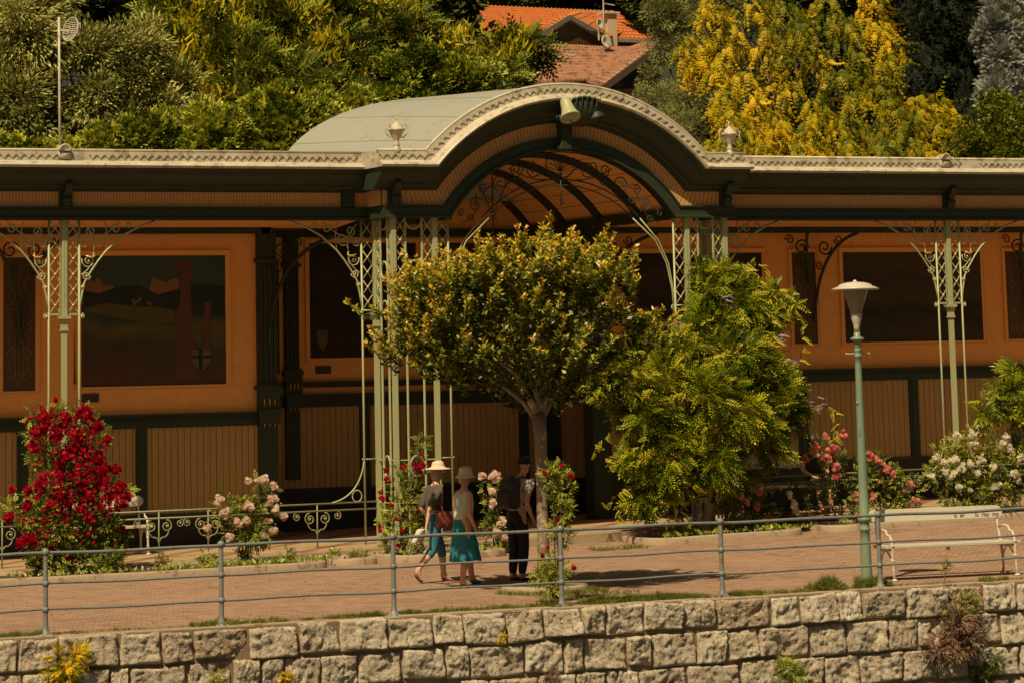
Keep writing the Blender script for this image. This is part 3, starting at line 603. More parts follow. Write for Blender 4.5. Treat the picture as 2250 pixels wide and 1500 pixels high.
def mshape(name,poly,mat,d): m=MB(); m.prism([U(*p) for p in poly],YL-.013-d,YL-.0121); return m.build(name,mat,mu)
mshape('far_peaks',[(170,470),(220,300),(270,340),(320,290),(380,390),(450,370),(520,400),(520,500)],M['m_snow'],.001)
mshape('near_peaks',[(850,460),(900,280),(990,330),(1050,345),(1110,300),(1180,310),(1180,460),(970,480)],M['m_snow'],.001)
mshape('dark_hills',[(170,430),(330,460),(520,385),(740,370),(960,470),(1160,415),(1200,400),(1380,360),(1660,380),(1660,700),(170,620)],M['m_hill'],.002)
mshape('meadow',[(170,620),(400,560),(700,600),(930,600),(1140,640),(1140,770),(880,790),(640,740),(170,650)],M['m_meadow'],.003)
for (x,y) in ((690,535),(720,550),(745,545),(765,520),(850,565),(880,570),(700,575)): mshape('painted_house',[(x-14,y+14),(x-14,y-8),(x,y-20),(x+14,y-8),(x+14,y+14)],M['m_pale'],.004)
mshape('earth_pillar',[(1140,1400),(1150,650),(1185,590),(1200,230),(1110,180),(1130,120),(1260,105),(1330,170),(1310,230),(1300,420),(1310,650),(1350,1100),(1370,1400)],M['m_rock'],.005)
mshape('earth_pillar',[(1430,1100),(1440,640),(1460,600),(1435,560),(1530,545),(1515,600),(1520,1100)],M['m_rock'],.004)
for i in range(26):
    x=60+i*24; h=780+40*math.sin(i*1.7)+i*9; mshape('earth_spire',[(x,1420),(x+8,h),(x+17,1420)],M['m_rock'],.004+.0001*(i%3))
mshape('shield',[(1320,1060),(1510,1060),(1505,1190),(1415,1290),(1325,1190)],M['m_pale'],.0062)
mshape('shield_cross',[(1385,1055),(1430,1055),(1430,1115),(1515,1115),(1515,1145),(1430,1145),(1430,1285),(1385,1265),(1385,1145),(1318,1145),(1318,1115),(1385,1115)],M['m_hill'],.0072)
def ornpanel(y,x0,x1,z0,z1):
    o=muralbox(y,x0,x1,z0,z1,M['m_panel'],name='ornament_panel',frame=.07); m=MB(); xc=(x0+x1)/2; w_=(x1-x0)/2; yy=y-.016
    hh=z1-z0
    for s_ in (-1,1):
        for k in range(5):
            zc=z0+hh*(.12+.17*k); m.tube(spiral(xc+s_*w_*.55,zc,w_*.33,PI/2 if k%2 else -PI/2,1.3,yy,s_*(1 if k%2 else -1),14),.010,4)
            m.tube(bez((xc+s_*w_*.15,yy,zc),(xc+s_*w_*.95,yy,zc+hh*.06),(xc+s_*w_*.35,yy,zc+hh*.14)),.008,4)
        m.tube(bez((xc+s_*w_*.1,yy,z0+hh*.03),(xc+s_*w_*.5,yy,z0+hh*.3),(xc+s_*w_*.05,yy,z0+hh*.5)),.009,4)
    m.tube([(xc,yy,z0+.1),(xc,yy,z1-.1)],.008,4); m.build('ornament',M['m_orn'],o)
a=Y(6,700,YL)[0]; b_=Y(77,700,YL)[0]; ornpanel(YL,a,b_,2.86,5.11)
for pa,pb,za,zb in ((1741,1793,3.40,5.13),(2210,2262,3.42,5.13)): a=Y(pa,650,YR_)[0]; b_=Y(pb,650,YR_)[0]; ornpanel(YR_,a,b_,za,zb)
mu2=muralbox(YC,Y(679,650,YC)[0],24.3,3.33,5.44,M['mural2'],label='very dark mountain mural with a pale shield at its foot')
m=MB(); x,z=Y(709,745,YC-.02); m.prism([(x-.10,z+.16),(x+.10,z+.16),(x+.10,z-.05),(x,z-.22),(x-.10,z-.05)],YC-.016,YC-.0122); m.build('shield',M['m_pale'],mu2)
muralbox(YC,24.7,26.8,3.33,5.44,M['mural3'])
muralbox(YR_,Y(1345,650,YR_)[0]+.25,Y(1675,650,YR_)[0],3.40,5.13,M['mural2'])
m3=muralbox(YR_,Y(1853,650,YR_)[0],Y(2156,650,YR_)[0],3.41,5.13,M['mural3'],label='dark rocky valley mural behind the street lamp')
for px,py,y in ((199,874,YL),(711,812,YC)):
    x,z=Y(px,py,y-.03); m=MB(); m.box(x-.15,x+.15,y-.03,y-.002,z-.07,z+.07); o=m.build('name_plaque',M['plaque'],pav)
    m=MB()
    for k in range(2): m.box(x-.10,x+.08-.04*k,y-.034,y-.030,z+.02-.045*k,z+.032-.045*k)
    m.build('raised_line',M['wood'],o)
# timber-look iron wall brackets
def wallbracket(x,y,zt,s_,rch=1.2,hgt=1.5):
    m=MB(); m.tube(bez((x,y-.10,zt-hgt),(x+s_*.10,y-.12,zt-.25),(x+s_*rch,y-.5,zt-.02),14),.035,6)
    m.tube(spiral(x+s_*.22,zt-.28,.16,0,1.4,y-.2,-s_,16),.018,5); m.tube(spiral(x+s_*.50,zt-.14,.10,PI,1.4,y-.25,s_,14),.015,5); m.tube(spiral(x+s_*.13,zt-.62,.09,0,1.3,y-.15,-s_,14),.014,5)
    return m.build('wall_bracket',M['beam'],pav,True)
wallbracket(20.4,YL,5.5,1,1.3,1.9); wallbracket(27.0,YR_,5.5,1,1.0,1.3); wallbracket(27.0,YR_,5.5,-1,.6,1.0)
x=Y(1785,600,YR_)[0]; wallbracket(x-.05,YR_,5.5,1,.8,1.7); wallbracket(x-.12,YR_,5.5,-1,.25,1.0); x=Y(42,600,YL)[0]; wallbracket(x,YL,5.5,1,.8,1.9); wallbracket(x,YL,5.5,-1,.8,1.9); x=Y(2245,600,YR_)[0]; wallbracket(x,YR_,5.5,-1,.3,1.7)
# ------------------------------------------------------------------ platform
def platform(name,x0,x1,y0,y1,mat,dz=0):
    m=MB(); X=fr(x0,x1,max(2,int((x1-x0)/1.)))
    m.add([(x,y,z) for x in X for (y,z) in ((y0,-.2),(y0,zp(x)+dz),(y1,zp(x)+dz),(y1,-.2))],[(4*i+a,4*i+4+a,4*i+5+a,4*i+1+a) for i in range(len(X)-1) for a in range(3)]+[(0,1,2,3),(4*len(X)-4,4*len(X)-1,4*len(X)-2,4*len(X)-3)]); return m.build(name,mat,pav)
platform('floor',W0,W1,49.45,56,M['floor']); platform('step_edge',W0,W1,49.2,49.446,M['kerb'],-.01)
# ------------------------------------------------------------------ iron columns
ZK=4.08
def col_shaft(m,x,y,w0=.078,w1=.088,z0=0):
    m.box(x-w0/2,x+w0/2,y-w0/2,y+w0/2,z0,3.86); m.box(x-w1/2,x+w1/2,y-w1/2,y+w1/2,ZK-.04,ZB+.01)
    for f in (-1,1): m.box(x+f*.02-.008,x+f*.02+.008,y-w1/2-.006,y-w1/2,ZK+.1,ZB-.05)
def col_cap(m,x,y):
    m.box(x-.06,x+.06,y-.06,y+.06,3.80,3.83); m.box(x-.048,x+.048,y-.048,y+.048,3.83,3.90)
    m.add([(x+a*.045,y+b_*.045,3.90) for a,b_ in ((-1,-1),(1,-1),(1,1),(-1,1))]+[(x+a*.075,y+b_*.075,3.99) for a,b_ in ((-1,-1),(1,-1),(1,1),(-1,1))],[(i,(i+1)%4,(i+1)%4+4,i+4) for i in range(4)])
    m.box(x-.09,x+.09,y-.09,y+.09,3.99,4.04)
def diamond(mr,mgd,p0,p1,w_,ax,z0,z1,n_):   # lattice between two uprights along axis ax, from (x,y) p0
    h_=(z1-z0)/n_
    for i in range(n_):
        a=z0+i*h_; q=lambda t,z: (p0[0]+(p1[0]-p0[0])*t,p0[1]+(p1[1]-p0[1])*t,z)
        mr.tube([q(0,a),q(1,a+h_)],.011,4); mr.tube([q(1,a),q(0,a+h_)],.011,4); mgd.ball((q(.5,0)[0]-.0,q(.5,0)[1]-.012,a+h_/2),.024,6)
BP=[(.0,0),(.034,.24),(.09,.49),(.185,.65),(.32,.84),(.455,1.0),(.73,1.24),(1.03,1.40),(1.30,1.49)]
def bracket(parent,x,s_,y=0):
    m=MB(); m.tube([(x+s_*a,y,ZK+c) for a,c in BP],.017,6)
    for (cx_,cz_,r_,a0,tn,sg) in ((.155,.84,.115,PI*.9,1.55,1),(.12,.60,.075,0,1.5,-1),(.055,.42,.045,PI/2,1.4,-1),(.34,1.18,.12,PI,1.5,1),(.20,1.32,.09,-PI/2,1.4,-1),(.62,1.36,.085,PI,1.4,-1),(.86,1.42,.055,PI/2,1.3,1),(.10,1.12,.07,PI/2,1.5,1)):
        m.tube(spiral(x+s_*cx_,ZK+cz_,r_,a0 if s_>0 else PI-a0,tn,y,sg*s_,16),.011,5)
    m.tube(bez((x,y,ZK+.60),(x+s_*.28,y,ZK+.75),(x+s_*.24,y,ZK+.98)),.010,4); m.tube(bez((x+s_*.24,y,ZK+.98),(x+s_*.30,y,ZK+1.3),(x+s_*.05,y,ZK+1.45)),.010,4)
    m.tube(bez((x+s_*.05,y,ZK+1.2),(x+s_*.45,y,ZK+1.2),(x+s_*.70,y,ZK+1.48)),.010,4); m.tube(bez((x+s_*.45,y,ZK+1.02),(x+s_*.5,y,ZK+1.3),(x+s_*.42,y,ZK+1.48)),.009,4)
    m.tube(spiral(x+s_*.045,ZK-.05,.045,PI/2,1.3,y,-s_,14),.012,5)
    o=m.build('scroll_bracket',M['sage'],parent,True); g=MB()
    for cx_,cz_ in ((.155,.84),(.12,.60),(.055,.42),(.045,-.05),(.34,1.18)): g.ball((x+s_*cx_,y-.012,ZK+cz_),.020,6)
    g.tube([(x+s_*.10,y-.02,ZK+.93),(x+s_*.17,y-.03,ZK+.90),(x+s_*.24,y-.03,ZK+.905),(x+s_*.27,y-.02,ZK+.94)],[.006,.020,.018,.006],6)
    g.build('gilt_leaf',M['gold'],o,True)
ZT=1.60
def bars(m,x,y,z0=0,r_=.020): m.tube([(x,y,z0),(x,y,ZB)],r_,6)
def wingcol(x,label):
    o=empty('iron_column',(x,YWG,0),None,None); o.parent=pav; o.location=(x-24.4,YWG-52,0); o['_o']=(0,0,0)
    del_=o; m=MB(); col_shaft(m,0,0); m.build('shaft',M['sage'],o); m=MB(); col_cap(m,0,0); m.build('capital',M['sage'],o)
    for s_ in (-1,1):
        m=MB(); bars(m,s_*.256,0); m.build('side_bar',M['sage'],o,True)
        l_=MB(); g=MB(); diamond(l_,g,(s_*.06,0),(s_*.245,0),.2,0,ZK,ZB,6); l_.box(min(s_*.07,s_*.26),max(s_*.07,s_*.26),-.012,.012,ZK-.03,ZK); l_.tube([(s_*.05,0,ZT),(s_*.28,0,ZT)],.011,5); l_.ball((s_*.285,0,ZT),.018,6)
        l_.box(min(s_*.062,s_*.074),max(s_*.062,s_*.074),-.01,.01,ZK,ZB)
        q=l_.build('lattice',M['sage'],o); g.build('gilt_boss',M['gold'],q,True)
        bracket(o,s_*.256,s_)
        m=MB(); m.tube(bez((s_*.262,0,ZT-.02),(s_*.34,0,1.0),(s_*.86,0,.93),14),.014,6); m.tube([(s_*(.40+.085*math.cos(a)),0,1.03+.095*math.sin(a)) for a in [2*PI*i/20 for i in range(21)]],.011,5); m.build('foot_brace',M['sage'],o,True)
    return o
XL,XR=15.77,32.77
wingcol(XL,'L'); wingcol(XR,'R'); wingcol(XL-5.2,'LL'); wingcol(XR+5.2,'RR')
def cluster(x0,x1,sgn):   # x0 outer (wing side) column, x1 inner column
    o=bpy.data.objects.new('column_cluster',None); C.objects.link(o); o.parent=pav; o.location=(x0-24.4,YB-52,0); o['_o']=(0,0,0)
    d=x1-x0; dy=YWG-YB
    for (cx_,cy_) in ((0,0),(d,0),(0,dy)):
        m=MB(); col_shaft(m,cx_,cy_); s=m.build('shaft',M['sage'],o); m=MB(); col_cap(m,cx_,cy_); m.build('capital',M['sage'],s)
    def face(a,b_):
        q=lambda t: (a[0]+(b_[0]-a[0])*t,a[1]+(b_[1]-a[1])*t)
        l_=MB(); g=MB()
        for t in (.30,.70): bars(l_,*q(t))
        diamond(l_,g,q(.06),q(.28),.2,0,ZK,ZB,6); diamond(l_,g,q(.72),q(.94),.2,0,ZK,ZB,6)
        for zc,rz in ((4.72,.145),(1.48,.17)):
            l_.tube([(q(.5+.17*math.cos(aa))[0],q(.5+.17*math.cos(aa))[1],zc+rz*math.sin(aa)) for aa in [2*PI*i/24 for i in range(25)]],.017,6)
        l_.tube([(q(.5+.17*math.cos(aa))[0],q(.5+.17*math.cos(aa))[1],ZK+.13*math.sin(aa)) for aa in [PI*i/12 for i in range(13)]],.015,6)
        l_.tube([(q(.5+.17*math.cos(aa))[0],q(.5+.17*math.cos(aa))[1],ZB-.08-.10*math.sin(aa)) for aa in [PI*i/12 for i in range(13)]],.015,6)
        l_.tube([(*q(.05),ZK-.02),(*q(.95),ZK-.02)],.014,4)
        for t0,t1 in ((.05,.32),(.68,.95)): l_.tube([(*q(t0),ZT-.02),(*q(t1),ZT-.02)],.012,5)
        for zz in (.88,.76): l_.tube([(*q(.05),zz),(*q(.95),zz)],.012,5)
        f_=l_.build('lattice',M['sage'],o); g.build('gilt_boss',M['gold'],f_,True)
    face((0,0),(d,0)); face((0,0),(0,dy))
    # inner side bar toward the arch, with lattice
    s2=1 if d>0 else -1; m=MB(); g=MB(); bars(m,d+s2*.256,0); diamond(m,g,(d+s2*.06,0),(d+s2*.245,0),.2,0,ZK,ZB,6); m.box(min(d+s2*.06,d+s2*.26),max(d+s2*.06,d+s2*.26),-.012,.012,ZK-.03,ZK); m.tube([(d+s2*.05,0,ZT),(d+s2*.28,0,ZT)],.011,5); m.ball((d+s2*.285,0,ZT),.018,6)
    m.tube(spiral(d+s2*.30,ZK-.05,.045,PI/2,1.3,0,-s2,14),.012,5)
    # curved stay rising to the arch
    for r_,q in ((RI-.50,0),(RI-.60,.02)):
        xe=XC-math.sqrt(r_*r_-1.96)-22.02; m.tube([(d+s2*(.262+q),.02,ZK-.2),(d+s2*(.28+q),.02,ZK+.25),(d+s2*(.36+q*2),.02,ZK+.72),(d+s2*(.55+q*3),.02,ZK+1.12),(d+s2*xe,.02,ZB)],.013,6)
    f_=m.build('arch_bar',M['sage'],o,True); g.build('gilt_boss',M['gold'],f_,True)
    # wing side bar, lattice and bracket
    s3=-s2; m=MB(); g=MB(); bars(m,s3*.256,dy); diamond(m,g,(s3*.06,dy),(s3*.245,dy),.2,0,ZK,ZB,6); m.box(min(s3*.06,s3*.26),max(s3*.06,s3*.26),dy-.012,dy+.012,ZK-.03,ZK); m.tube([(s3*.05,dy,ZT),(s3*.28,dy,ZT)],.011,5); m.ball((s3*.285,dy,ZT),.018,6)
    f_=m.build('side_bar',M['sage'],o,True); g.build('gilt_boss',M['gold'],f_,True); bracket(o,s3*.256,s3,dy)
    m=MB(); m.tube(bez((s3*.262,dy,ZT-.02),(s3*.34,dy,1.0),(s3*.86,dy,.90),14),.014,6); m.tube([(s3*(.40+.085*math.cos(a)),dy,1.0+.095*math.sin(a)) for a in [2*PI*i/20 for i in range(21)]],.011,5); m.build('foot_brace',M['sage'],o,True)
cluster(21.26,22.02,1); cluster(27.62,26.86,-1)
# balustrades between the columns
def balus(xa,xb,za,zb,parts):
    o=bpy.data.objects.new('balustrade',None); C.objects.link(o); o.parent=pav; o.location=((xa+xb)/2-24.4,YWG-52,0); o['_o']=((xa+xb)/2,YWG,0)
    rz=lambda x,h: za+(zb-za)*(x-xa)/(xb-xa)+h
    for h in (0,-.115): MB().tube([(xa,YWG,rz(xa,h)),(xb,YWG,rz(xb,h))],.014,6).build('hand_rail' if h==0 else 'lower_rail',M['sage2'],o,True)
    for px_ in parts:
        m=MB(); m.tube([(px_,YWG,rz(px_,0)),(px_,YWG,zp(px_)-.05)],.013,6)
        for s_ in (-1,1):
            m.tube(spiral(px_+s_*.13,rz(px_,-.24),.10,PI/2,1.5,YWG,-s_,18),.012,5); m.tube(bez((px_,YWG,rz(px_,-.52)),(px_+s_*.02,YWG,rz(px_,-.40)),(px_+s_*.10,YWG,rz(px_,-.42)),6),.011,5); m.tube(bez((px_+s_*.10,YWG,rz(px_,-.42)),(px_+s_*.18,YWG,rz(px_,-.36)),(px_+s_*.16,YWG,rz(px_,-.31)),6),.011,5)
            m.tube(spiral(px_+s_*.36,rz(px_,-.20),.075,PI/2,1.4,YWG,-s_,14),.010,5)
        q=m.build('scroll_post',M['sage2'],o,True); g=MB()
        for s_ in (-1,1): g.ball((px_+s_*.13,YWG-.012,rz(px_,-.24)),.018,6); g.ball((px_+s_*.36,YWG-.012,rz(px_,-.20)),.015,6)
        g.build('gilt_boss',M['gold'],q,True)
balus(XL,21.26,.88,.90,[XL+1.9-.3,Y(697,1130,YWG)[0],Y(470,1130,YWG)[0]-.1]); balus(XL-5.2,XL,.82,.86,[XL-2.6,Y(5,1130,YWG)[0]]); balus(27.62,XR,1.03,1.09,[Y(1983,1060,YWG)[0],30.0,28.5]); balus(XR,XR+5.2,1.09,1.15,[35,33.7])
# ------------------------------------------------------------------ arch tracery
m=MB(); yt=YB+.02
def ap(r_,a): return (XC-r_*math.cos(a),yt,ZC+r_*math.sin(a))
for r_,k in ((RI-.03,.012),(RI-.50,.013),(RI-.60,.011)): m.tube([ap(r_,a) for a in [R(33)+(PI-R(66))*i/48 for i in range(49)]] if r_>RI-.1 else [ap(r_,a) for a in [math.asin(1.4/r_)+(PI-2*math.asin(1.4/r_))*i/48 for i in range(49)]],k,5)
rnd=random.Random(5)
for s_ in (-1,1):
    for i,(ad,rr_,r0,tn) in enumerate(((13,.30,.15,1.5),(21,.18,.10,1.4),(22,.38,.09,1.4),(30,.27,.15,1.6),(38,.17,.09,1.4),(39,.38,.08,1.4),(45,.27,.13,1.5),(51,.36,.07,1.3),(52,.15,.07,1.3))):
        a=PI/2+s_*R(ad); p=ap(RI-rr_,a); m.tube(spiral(p[0],p[2],r0,a+PI*(i%2),tn,yt,(1 if i%2 else -1)*s_,18),.011,5)
    for a_,b_,c_,ra,rb,rc in ((3,8,16,.48,.2,.12),(16,22,28,.12,.45,.30),(28,35,42,.4,.05,.30),(42,48,55,.14,.5,.25),(8,14,24,.48,.5,.1)):
        P0,P1,P2=[ap(RI-q,PI/2+s_*R(d)) for d,q in ((a_,ra),(b_,rb),(c_,rc))]; m.tube(bez(P0,P1,P2,10),.010,5)
    m.tube(bez(ap(RI-.48,PI/2),ap(RI-.42,PI/2+s_*R(9)),ap(RI-.10,PI/2+s_*R(6)),10),.012,5)
for k in range(9):
    a=R(90)+(k-4)*R(19); m.tube([(XC,yt,ZC+RI-.36),(XC+.24*math.cos(a),yt,ZC+RI-.36+.28*math.sin(a))],.009,4)
m.lathe((XC,yt,ZC+RI-.42),[(.001,-.05),(.04,0),(.001,.05)],8); m.tube([(XC,yt,ZC+RI-.45),(XC,yt,ZC+RI-.95)],.014,5)
for zz in (-.62,-.72,-.9): m.tube([(XC-.06,yt,ZC+RI+zz),(XC+.06,yt,ZC+RI+zz)],.01,4)
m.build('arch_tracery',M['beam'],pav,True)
o=bpy.data.objects.new('hanging_rod',None)
m=MB(); xr=XC-.05; yr=52.2; m.tube([(xr,yr,6.75),(xr,yr,4.6)],.014,6)
for s_ in (-1,1): m.tube(bez((xr+s_*.42,yr,6.5),(xr+s_*.08,yr,6.1),(xr+s_*.03,yr,5.75)),.010,5); m.tube([(xr+s_*.03,yr,5.75),(xr+s_*.08,yr,5.65)],.009,4)
m.ball((xr,yr,5.83),.03,6); m.build('hanging_rod',M['beam'],pav,True)
# keystone ornament
zc=ZC+RI; ks=bpy.data.objects.new('keystone_ornament',None); C.objects.link(ks); ks.parent=pav; ks.location=(XC-24.4,YB-52,zc); ks['_o']=(XC,YB,zc)
m=MB(); m.prism([(XC-.15,zc+.02),(XC+.15,zc+.02),(XC+.12,zc+.10),(XC+.09,zc+.2),(XC+.10,zc+.45),(XC+.17,zc+.55),(XC-.17,zc+.55),(XC-.10,zc+.45),(XC-.09,zc+.2),(XC-.12,zc+.10)],YB-.30,YB-.05); m.prism([(XC-.17,zc-.01),(XC+.17,zc-.01),(XC+.17,zc+.05),(XC-.17,zc+.05)],YB-.33,YB+.1)
m.build('pedestal',M['beam'],ks,bevel=.01)
for s_,xo,yo,sc in ((-1,-.17,-.74,1.08),(1,.40,-.60,.95)):
    m=MB(); pr=[(.001,.30),(.05,.31),(.085,.285),(.10,.22),(.105,.12),(.13,.03),(.165,-.03),(.17,-.06),(.13,-.065),(.115,-.02),(.06,-.03),(.05,-.07),(.001,-.08)]; m.lathe((0,0,0),[(r_*sc,z*sc) for r_,z in pr[::-1]],18)
    mt=Matrix.Translation((XC+xo,YB+yo,zc+.55))@Matrix.Rotation(R(-6*s_-6),4,'Y')@Matrix.Rotation(R(-30 if s_<0 else -10),4,'X')
    m.v=[tuple(mt@Vector(p)) for p in m.v]; m.tube([tuple(mt@Vector((.10*sc*math.cos(a)*(1-a/14),-.02,.20+.10*sc*math.sin(a)*(1-a/14)))) for a in [i*.5 for i in range(18)]],.018,5); m.build('volute',M['sage'] if s_<0 else M['beam'],ks,True)  # left volute in lit sage, right one coloured dark as if shaded
m=MB(); rows_=[]
for i in range(17):
    t=i/16; x=XC-.12+.50*t; sg=.05*math.sin(t*PI); sc_=.018*abs(math.sin(t*PI*5))
    rows_.append([(x,YB-.76+.03*math.sin(t*PI*10),zc+.80+sg+sc_),(x,YB-.70,zc+.62),(x,YB-.66,zc+.44-sg*.5-sc_*2),(x,YB-.10,zc+.40),(x,YB-.08,zc+.85)])
m.sweep(rows_)
m.build('shell_drape',M['beam'],ks,True); m=MB()  # drape takes the darkened paint to look shaded
for k in range(12): m.ball((XC-.13+k*.048,YB-.76,zc+.82+.05*math.sin(k*PI/11)+.012*(k%2)),.024+.010*(k%2),6)
m.build('shell_trim',M['sage'],ks,True)  # paler balls paint the lit top edge of the drape
m=MB()
for s_ in (-1,1):
    for k in range(5): m.ball((XC+.05+s_*(.17+.05*k),YB-.45,zc+.50-.03*(k%2)+.02*k),.045-.004*k,6,1.4)
m.build('leaf_spray',M['beam'],ks,True)
# console brackets over the columns
def console(x,y,z=ZB,w_=.22):
    m=MB(); m.box(x-w_/2,x+w_/2,y-.12,y-.03,z+.20,z+.50); pr=[(-.13,.215),(-.16,.22),(-.17,.27),(-.19,.36),(-.27,.47),(-.33,.55),(-.33,.60),(-.12,.60)]
    rw=[[(xx,y+a,z+c) for a,c in pr] for xx in (x-.06,x+.06)]; m.sweep(rw); m.tube([(x-.08,y-.20,z+.33),(x+.08,y-.20,z+.33)],.035,8); return m.build('console',M['beam'],pav,bevel=.004)
for x in (XL,XR,XL-5.2,XR+5.2): console(x,YWG)
console(21.26,YB); console(27.62,YB); m=MB(); m.box(20.62,20.84,YWG-.13,YWG-.03,ZB+.2,ZB+.5); m.build('console',M['beam'],pav)
# urns on the parapet
def urn(x,y,z):
    o=bpy.data.objects.new('urn_finial',None); C.objects.link(o); o.parent=pav; o.location=(x-24.4,y-52,z); o['_o']=(0,0,0)
    m=MB(); m.lathe((0,0,0),[(.085,-.06),(.085,.0),(.05,.03),(.045,.06),(.06,.08),(.035,.11),(.05,.16),(.10,.24),(.125,.30),(.15,.315),(.15,.34),(.13,.35),(.10,.38),(.06,.43),(.03,.45),(.012,.47),(.012,.50),(.022,.52),(.003,.56)],18); m.build('vase',M['zinc'],o,True)
    for s_ in (-1,1): m=MB(); m.tube([(s_*.075,0,.20),(s_*.13,0,.20),(s_*.20,0,.27),(s_*.205,0,.35),(s_*.17,0,.42),(s_*.12,0,.41),(s_*.11,0,.37)],.011,5); m.build('handle',M['zinc'],o,True)
for px in (871,1603): x,_=Y(px,322,YB-.28); urn(x,YB-.29,ZB+1.13)
# ------------------------------------------------------------------ vegetation
def rng(s): return np.random.default_rng(s)
def veg(name,label,cat,base,group=None): return empty(name,base,label,cat,group)
def tones(n,g,mu=.5,sd=.2,pos=None,fs=1.0):
    t=g.normal(mu,sd,n)
    if pos is not None: t=t+.18*np.sin(pos[:,0]*2.1*fs+2*np.sin(pos[:,2]*1.7*fs))*np.sin(pos[:,2]*2.6*fs+pos[:,1]*1.3)
    return np.clip(t,0,1)
def limbs(root,base,tips,r0,mat,name='trunk',split=.5,seed=1,n=7):
    rd=random.Random(seed); m=MB(); bx,by,bz=base
    zs=sum(t[2] for t in tips)/len(tips); top=(bx+rd.uniform(-.1,.1),by,bz+(zs-bz)*split)
    m.tube([base,(bx+rd.uniform(-.05,.05),by,(bz+top[2])/2),top],[r0,r0*.8,r0*.7],n)
    for t in tips:
        md=tuple((a+b_)/2+rd.uniform(-.12,.12)*(top[2]-bz)*.4 for a,b_ in zip(top,t)); m.tube([top,md,t],[r0*.45,r0*.25,r0*.06],5)
    return m.build(name,mat,root,True)
def leafy(root,name,tpl,clumps,n,scale,mat,seed,mu=.5,sd=.2,**k):
    g=rng(seed); pos,d,dr=crown(clumps,n,g,**k); N=len(pos)
    return scatter(name,tpl,pos,dr,np.full(N,scale)*g.uniform(.7,1.25,N),tones(N,g,mu,sd+.06,pos),mat,root,g),pos,d
# --- ivy bank close behind the roof
def bank(name,label,cat,line,n,scale,seed,mat='lf_ivy',mu=.55,yy=58.2,tpl=TL_pair,group=None):
    cl=px_clumps([(px,py,yy+dy,r_) for px,py,r_,dy in line]); x=sum(c[0] for c in cl)/len(cl)
    o=veg(name,label,cat,(x,yy,1.5),group); leafy(o,'foliage',tpl,cl,n,scale,M[mat],seed,mu,.24,gap=.35,lo=.2,outw=.4,rnd=1.,ss=1.8); tips=[(c[0],c[1],c[2]) for c in cl[::3]]
    limbs(o,(x,yy,1.2),tips,.09,M['bark2'],'stems',.6,seed); return o
bank('ivy_bank','bright green ivy covering the bank just above the left zinc roof','climber',[(-30,345,60,.5),(60,350,50,.4),(150,355,45,.4),(230,335,60,.3),(330,325,70,.2),(420,300,80,0),(500,315,75,0),(560,290,75,.3),(620,300,80,0),(700,290,70,0),(760,270,65,.3),(820,260,60,.6),(460,350,90,-.2),(600,350,90,-.2),(720,330,80,-.2)],30000,.125,11,mu=.55)
bank('laurel_shrub','glossy green broadleaf shrub rising behind the zinc barrel roof','shrub',[(850,215,60,0),(920,190,70,.2),(900,150,55,.3),(970,180,60,.3),(1010,205,70,0),(1060,195,55,.2),(840,170,45,.5),(950,240,70,0),(1050,240,60,0),(1120,235,50,0)],15000,.115,12,'lf_ivy',.42,60)
bank('round_shrub','small leaved green shrub at the right edge above the parapet','shrub',[(2165,290,62,0),(2230,270,65,.2),(2290,290,60,0),(2125,325,45,-.2),(2200,340,60,-.3),(2270,350,60,-.3),(2180,240,40,.3)],12000,.075,13,'lf_ivy',.25,59)
# --- grey-green narrow-leaved trees, left
def tree(name,label,cat,base,lst,n,tpl,scale,mat,seed,tr=.16,bark='bark2',mu=.5,group='trees on the hillside behind the pavilion',sd=.2,limb=1,**k):
    o=veg(name,label,cat,base,group); cl=px_clumps(lst); q,pos,d=leafy(o,'crown',tpl,cl,n,scale,M[mat],seed,mu,sd,**k)
    limbs(o,base,[(c[0],c[1]+.1,c[2]) for c in cl[::2]],tr,M[bark],'trunk',.55,seed); return o,cl
def gb(px,y): x=Y(px,300,y)[0]; return (x,y,hz(x,y)-.1)
tree('willow_leaved_tree','grey green narrow leaved tree crossing behind the antenna mast','tree',gb(250,61.5),[(190,130,75,61),(60,60,85,61),(60,170,70,61.3),(260,150,80,61),(330,110,60,61),(310,200,80,60.8),(210,230,75,60.6),(340,270,70,60.4),(180,180,75,61),(260,285,60,60.3),(400,200,60,61.5),(40,90,90,61.5),(110,40,70,62),(430,280,60,60.6)] and [(x,y,yy,r_) for (x,y,r_,yy) in [(190,130,75,61),(60,60,85,61),(60,170,70,61.3),(260,150,80,61),(330,110,60,61),(310,200,80,60.8),(210,230,60,60.6),(340,270,70,60.4),(180,180,60,61),(270,285,55,60.3),(400,200,60,61.5),(30,100,90,61.5),(110,10,70,62),(430,280,60,60.6)]],52000,TL_long,.125,'lf_grey',21,down=1.1,outw=.25,rnd=.6,gap=.5,mu=.52,sd=.25,ss=2.3,lo=.1)
tree('willow_leaved_tree','grey green narrow leaved tree cut by the left picture edge','tree',gb(-60,61),[(x,y,yy,r_) for (x,y,r_,yy) in [(20,230,75,60.6),(90,270,55,60.3),(-40,180,80,61),(60,200,60,61),(-30,280,70,60.5),(10,120,70,61.5)]],20000,TL_long,.125,'lf_grey',22,down=1.1,outw=.25,rnd=.6,gap=.55,mu=.48,sd=.25,ss=2.3,lo=.1)
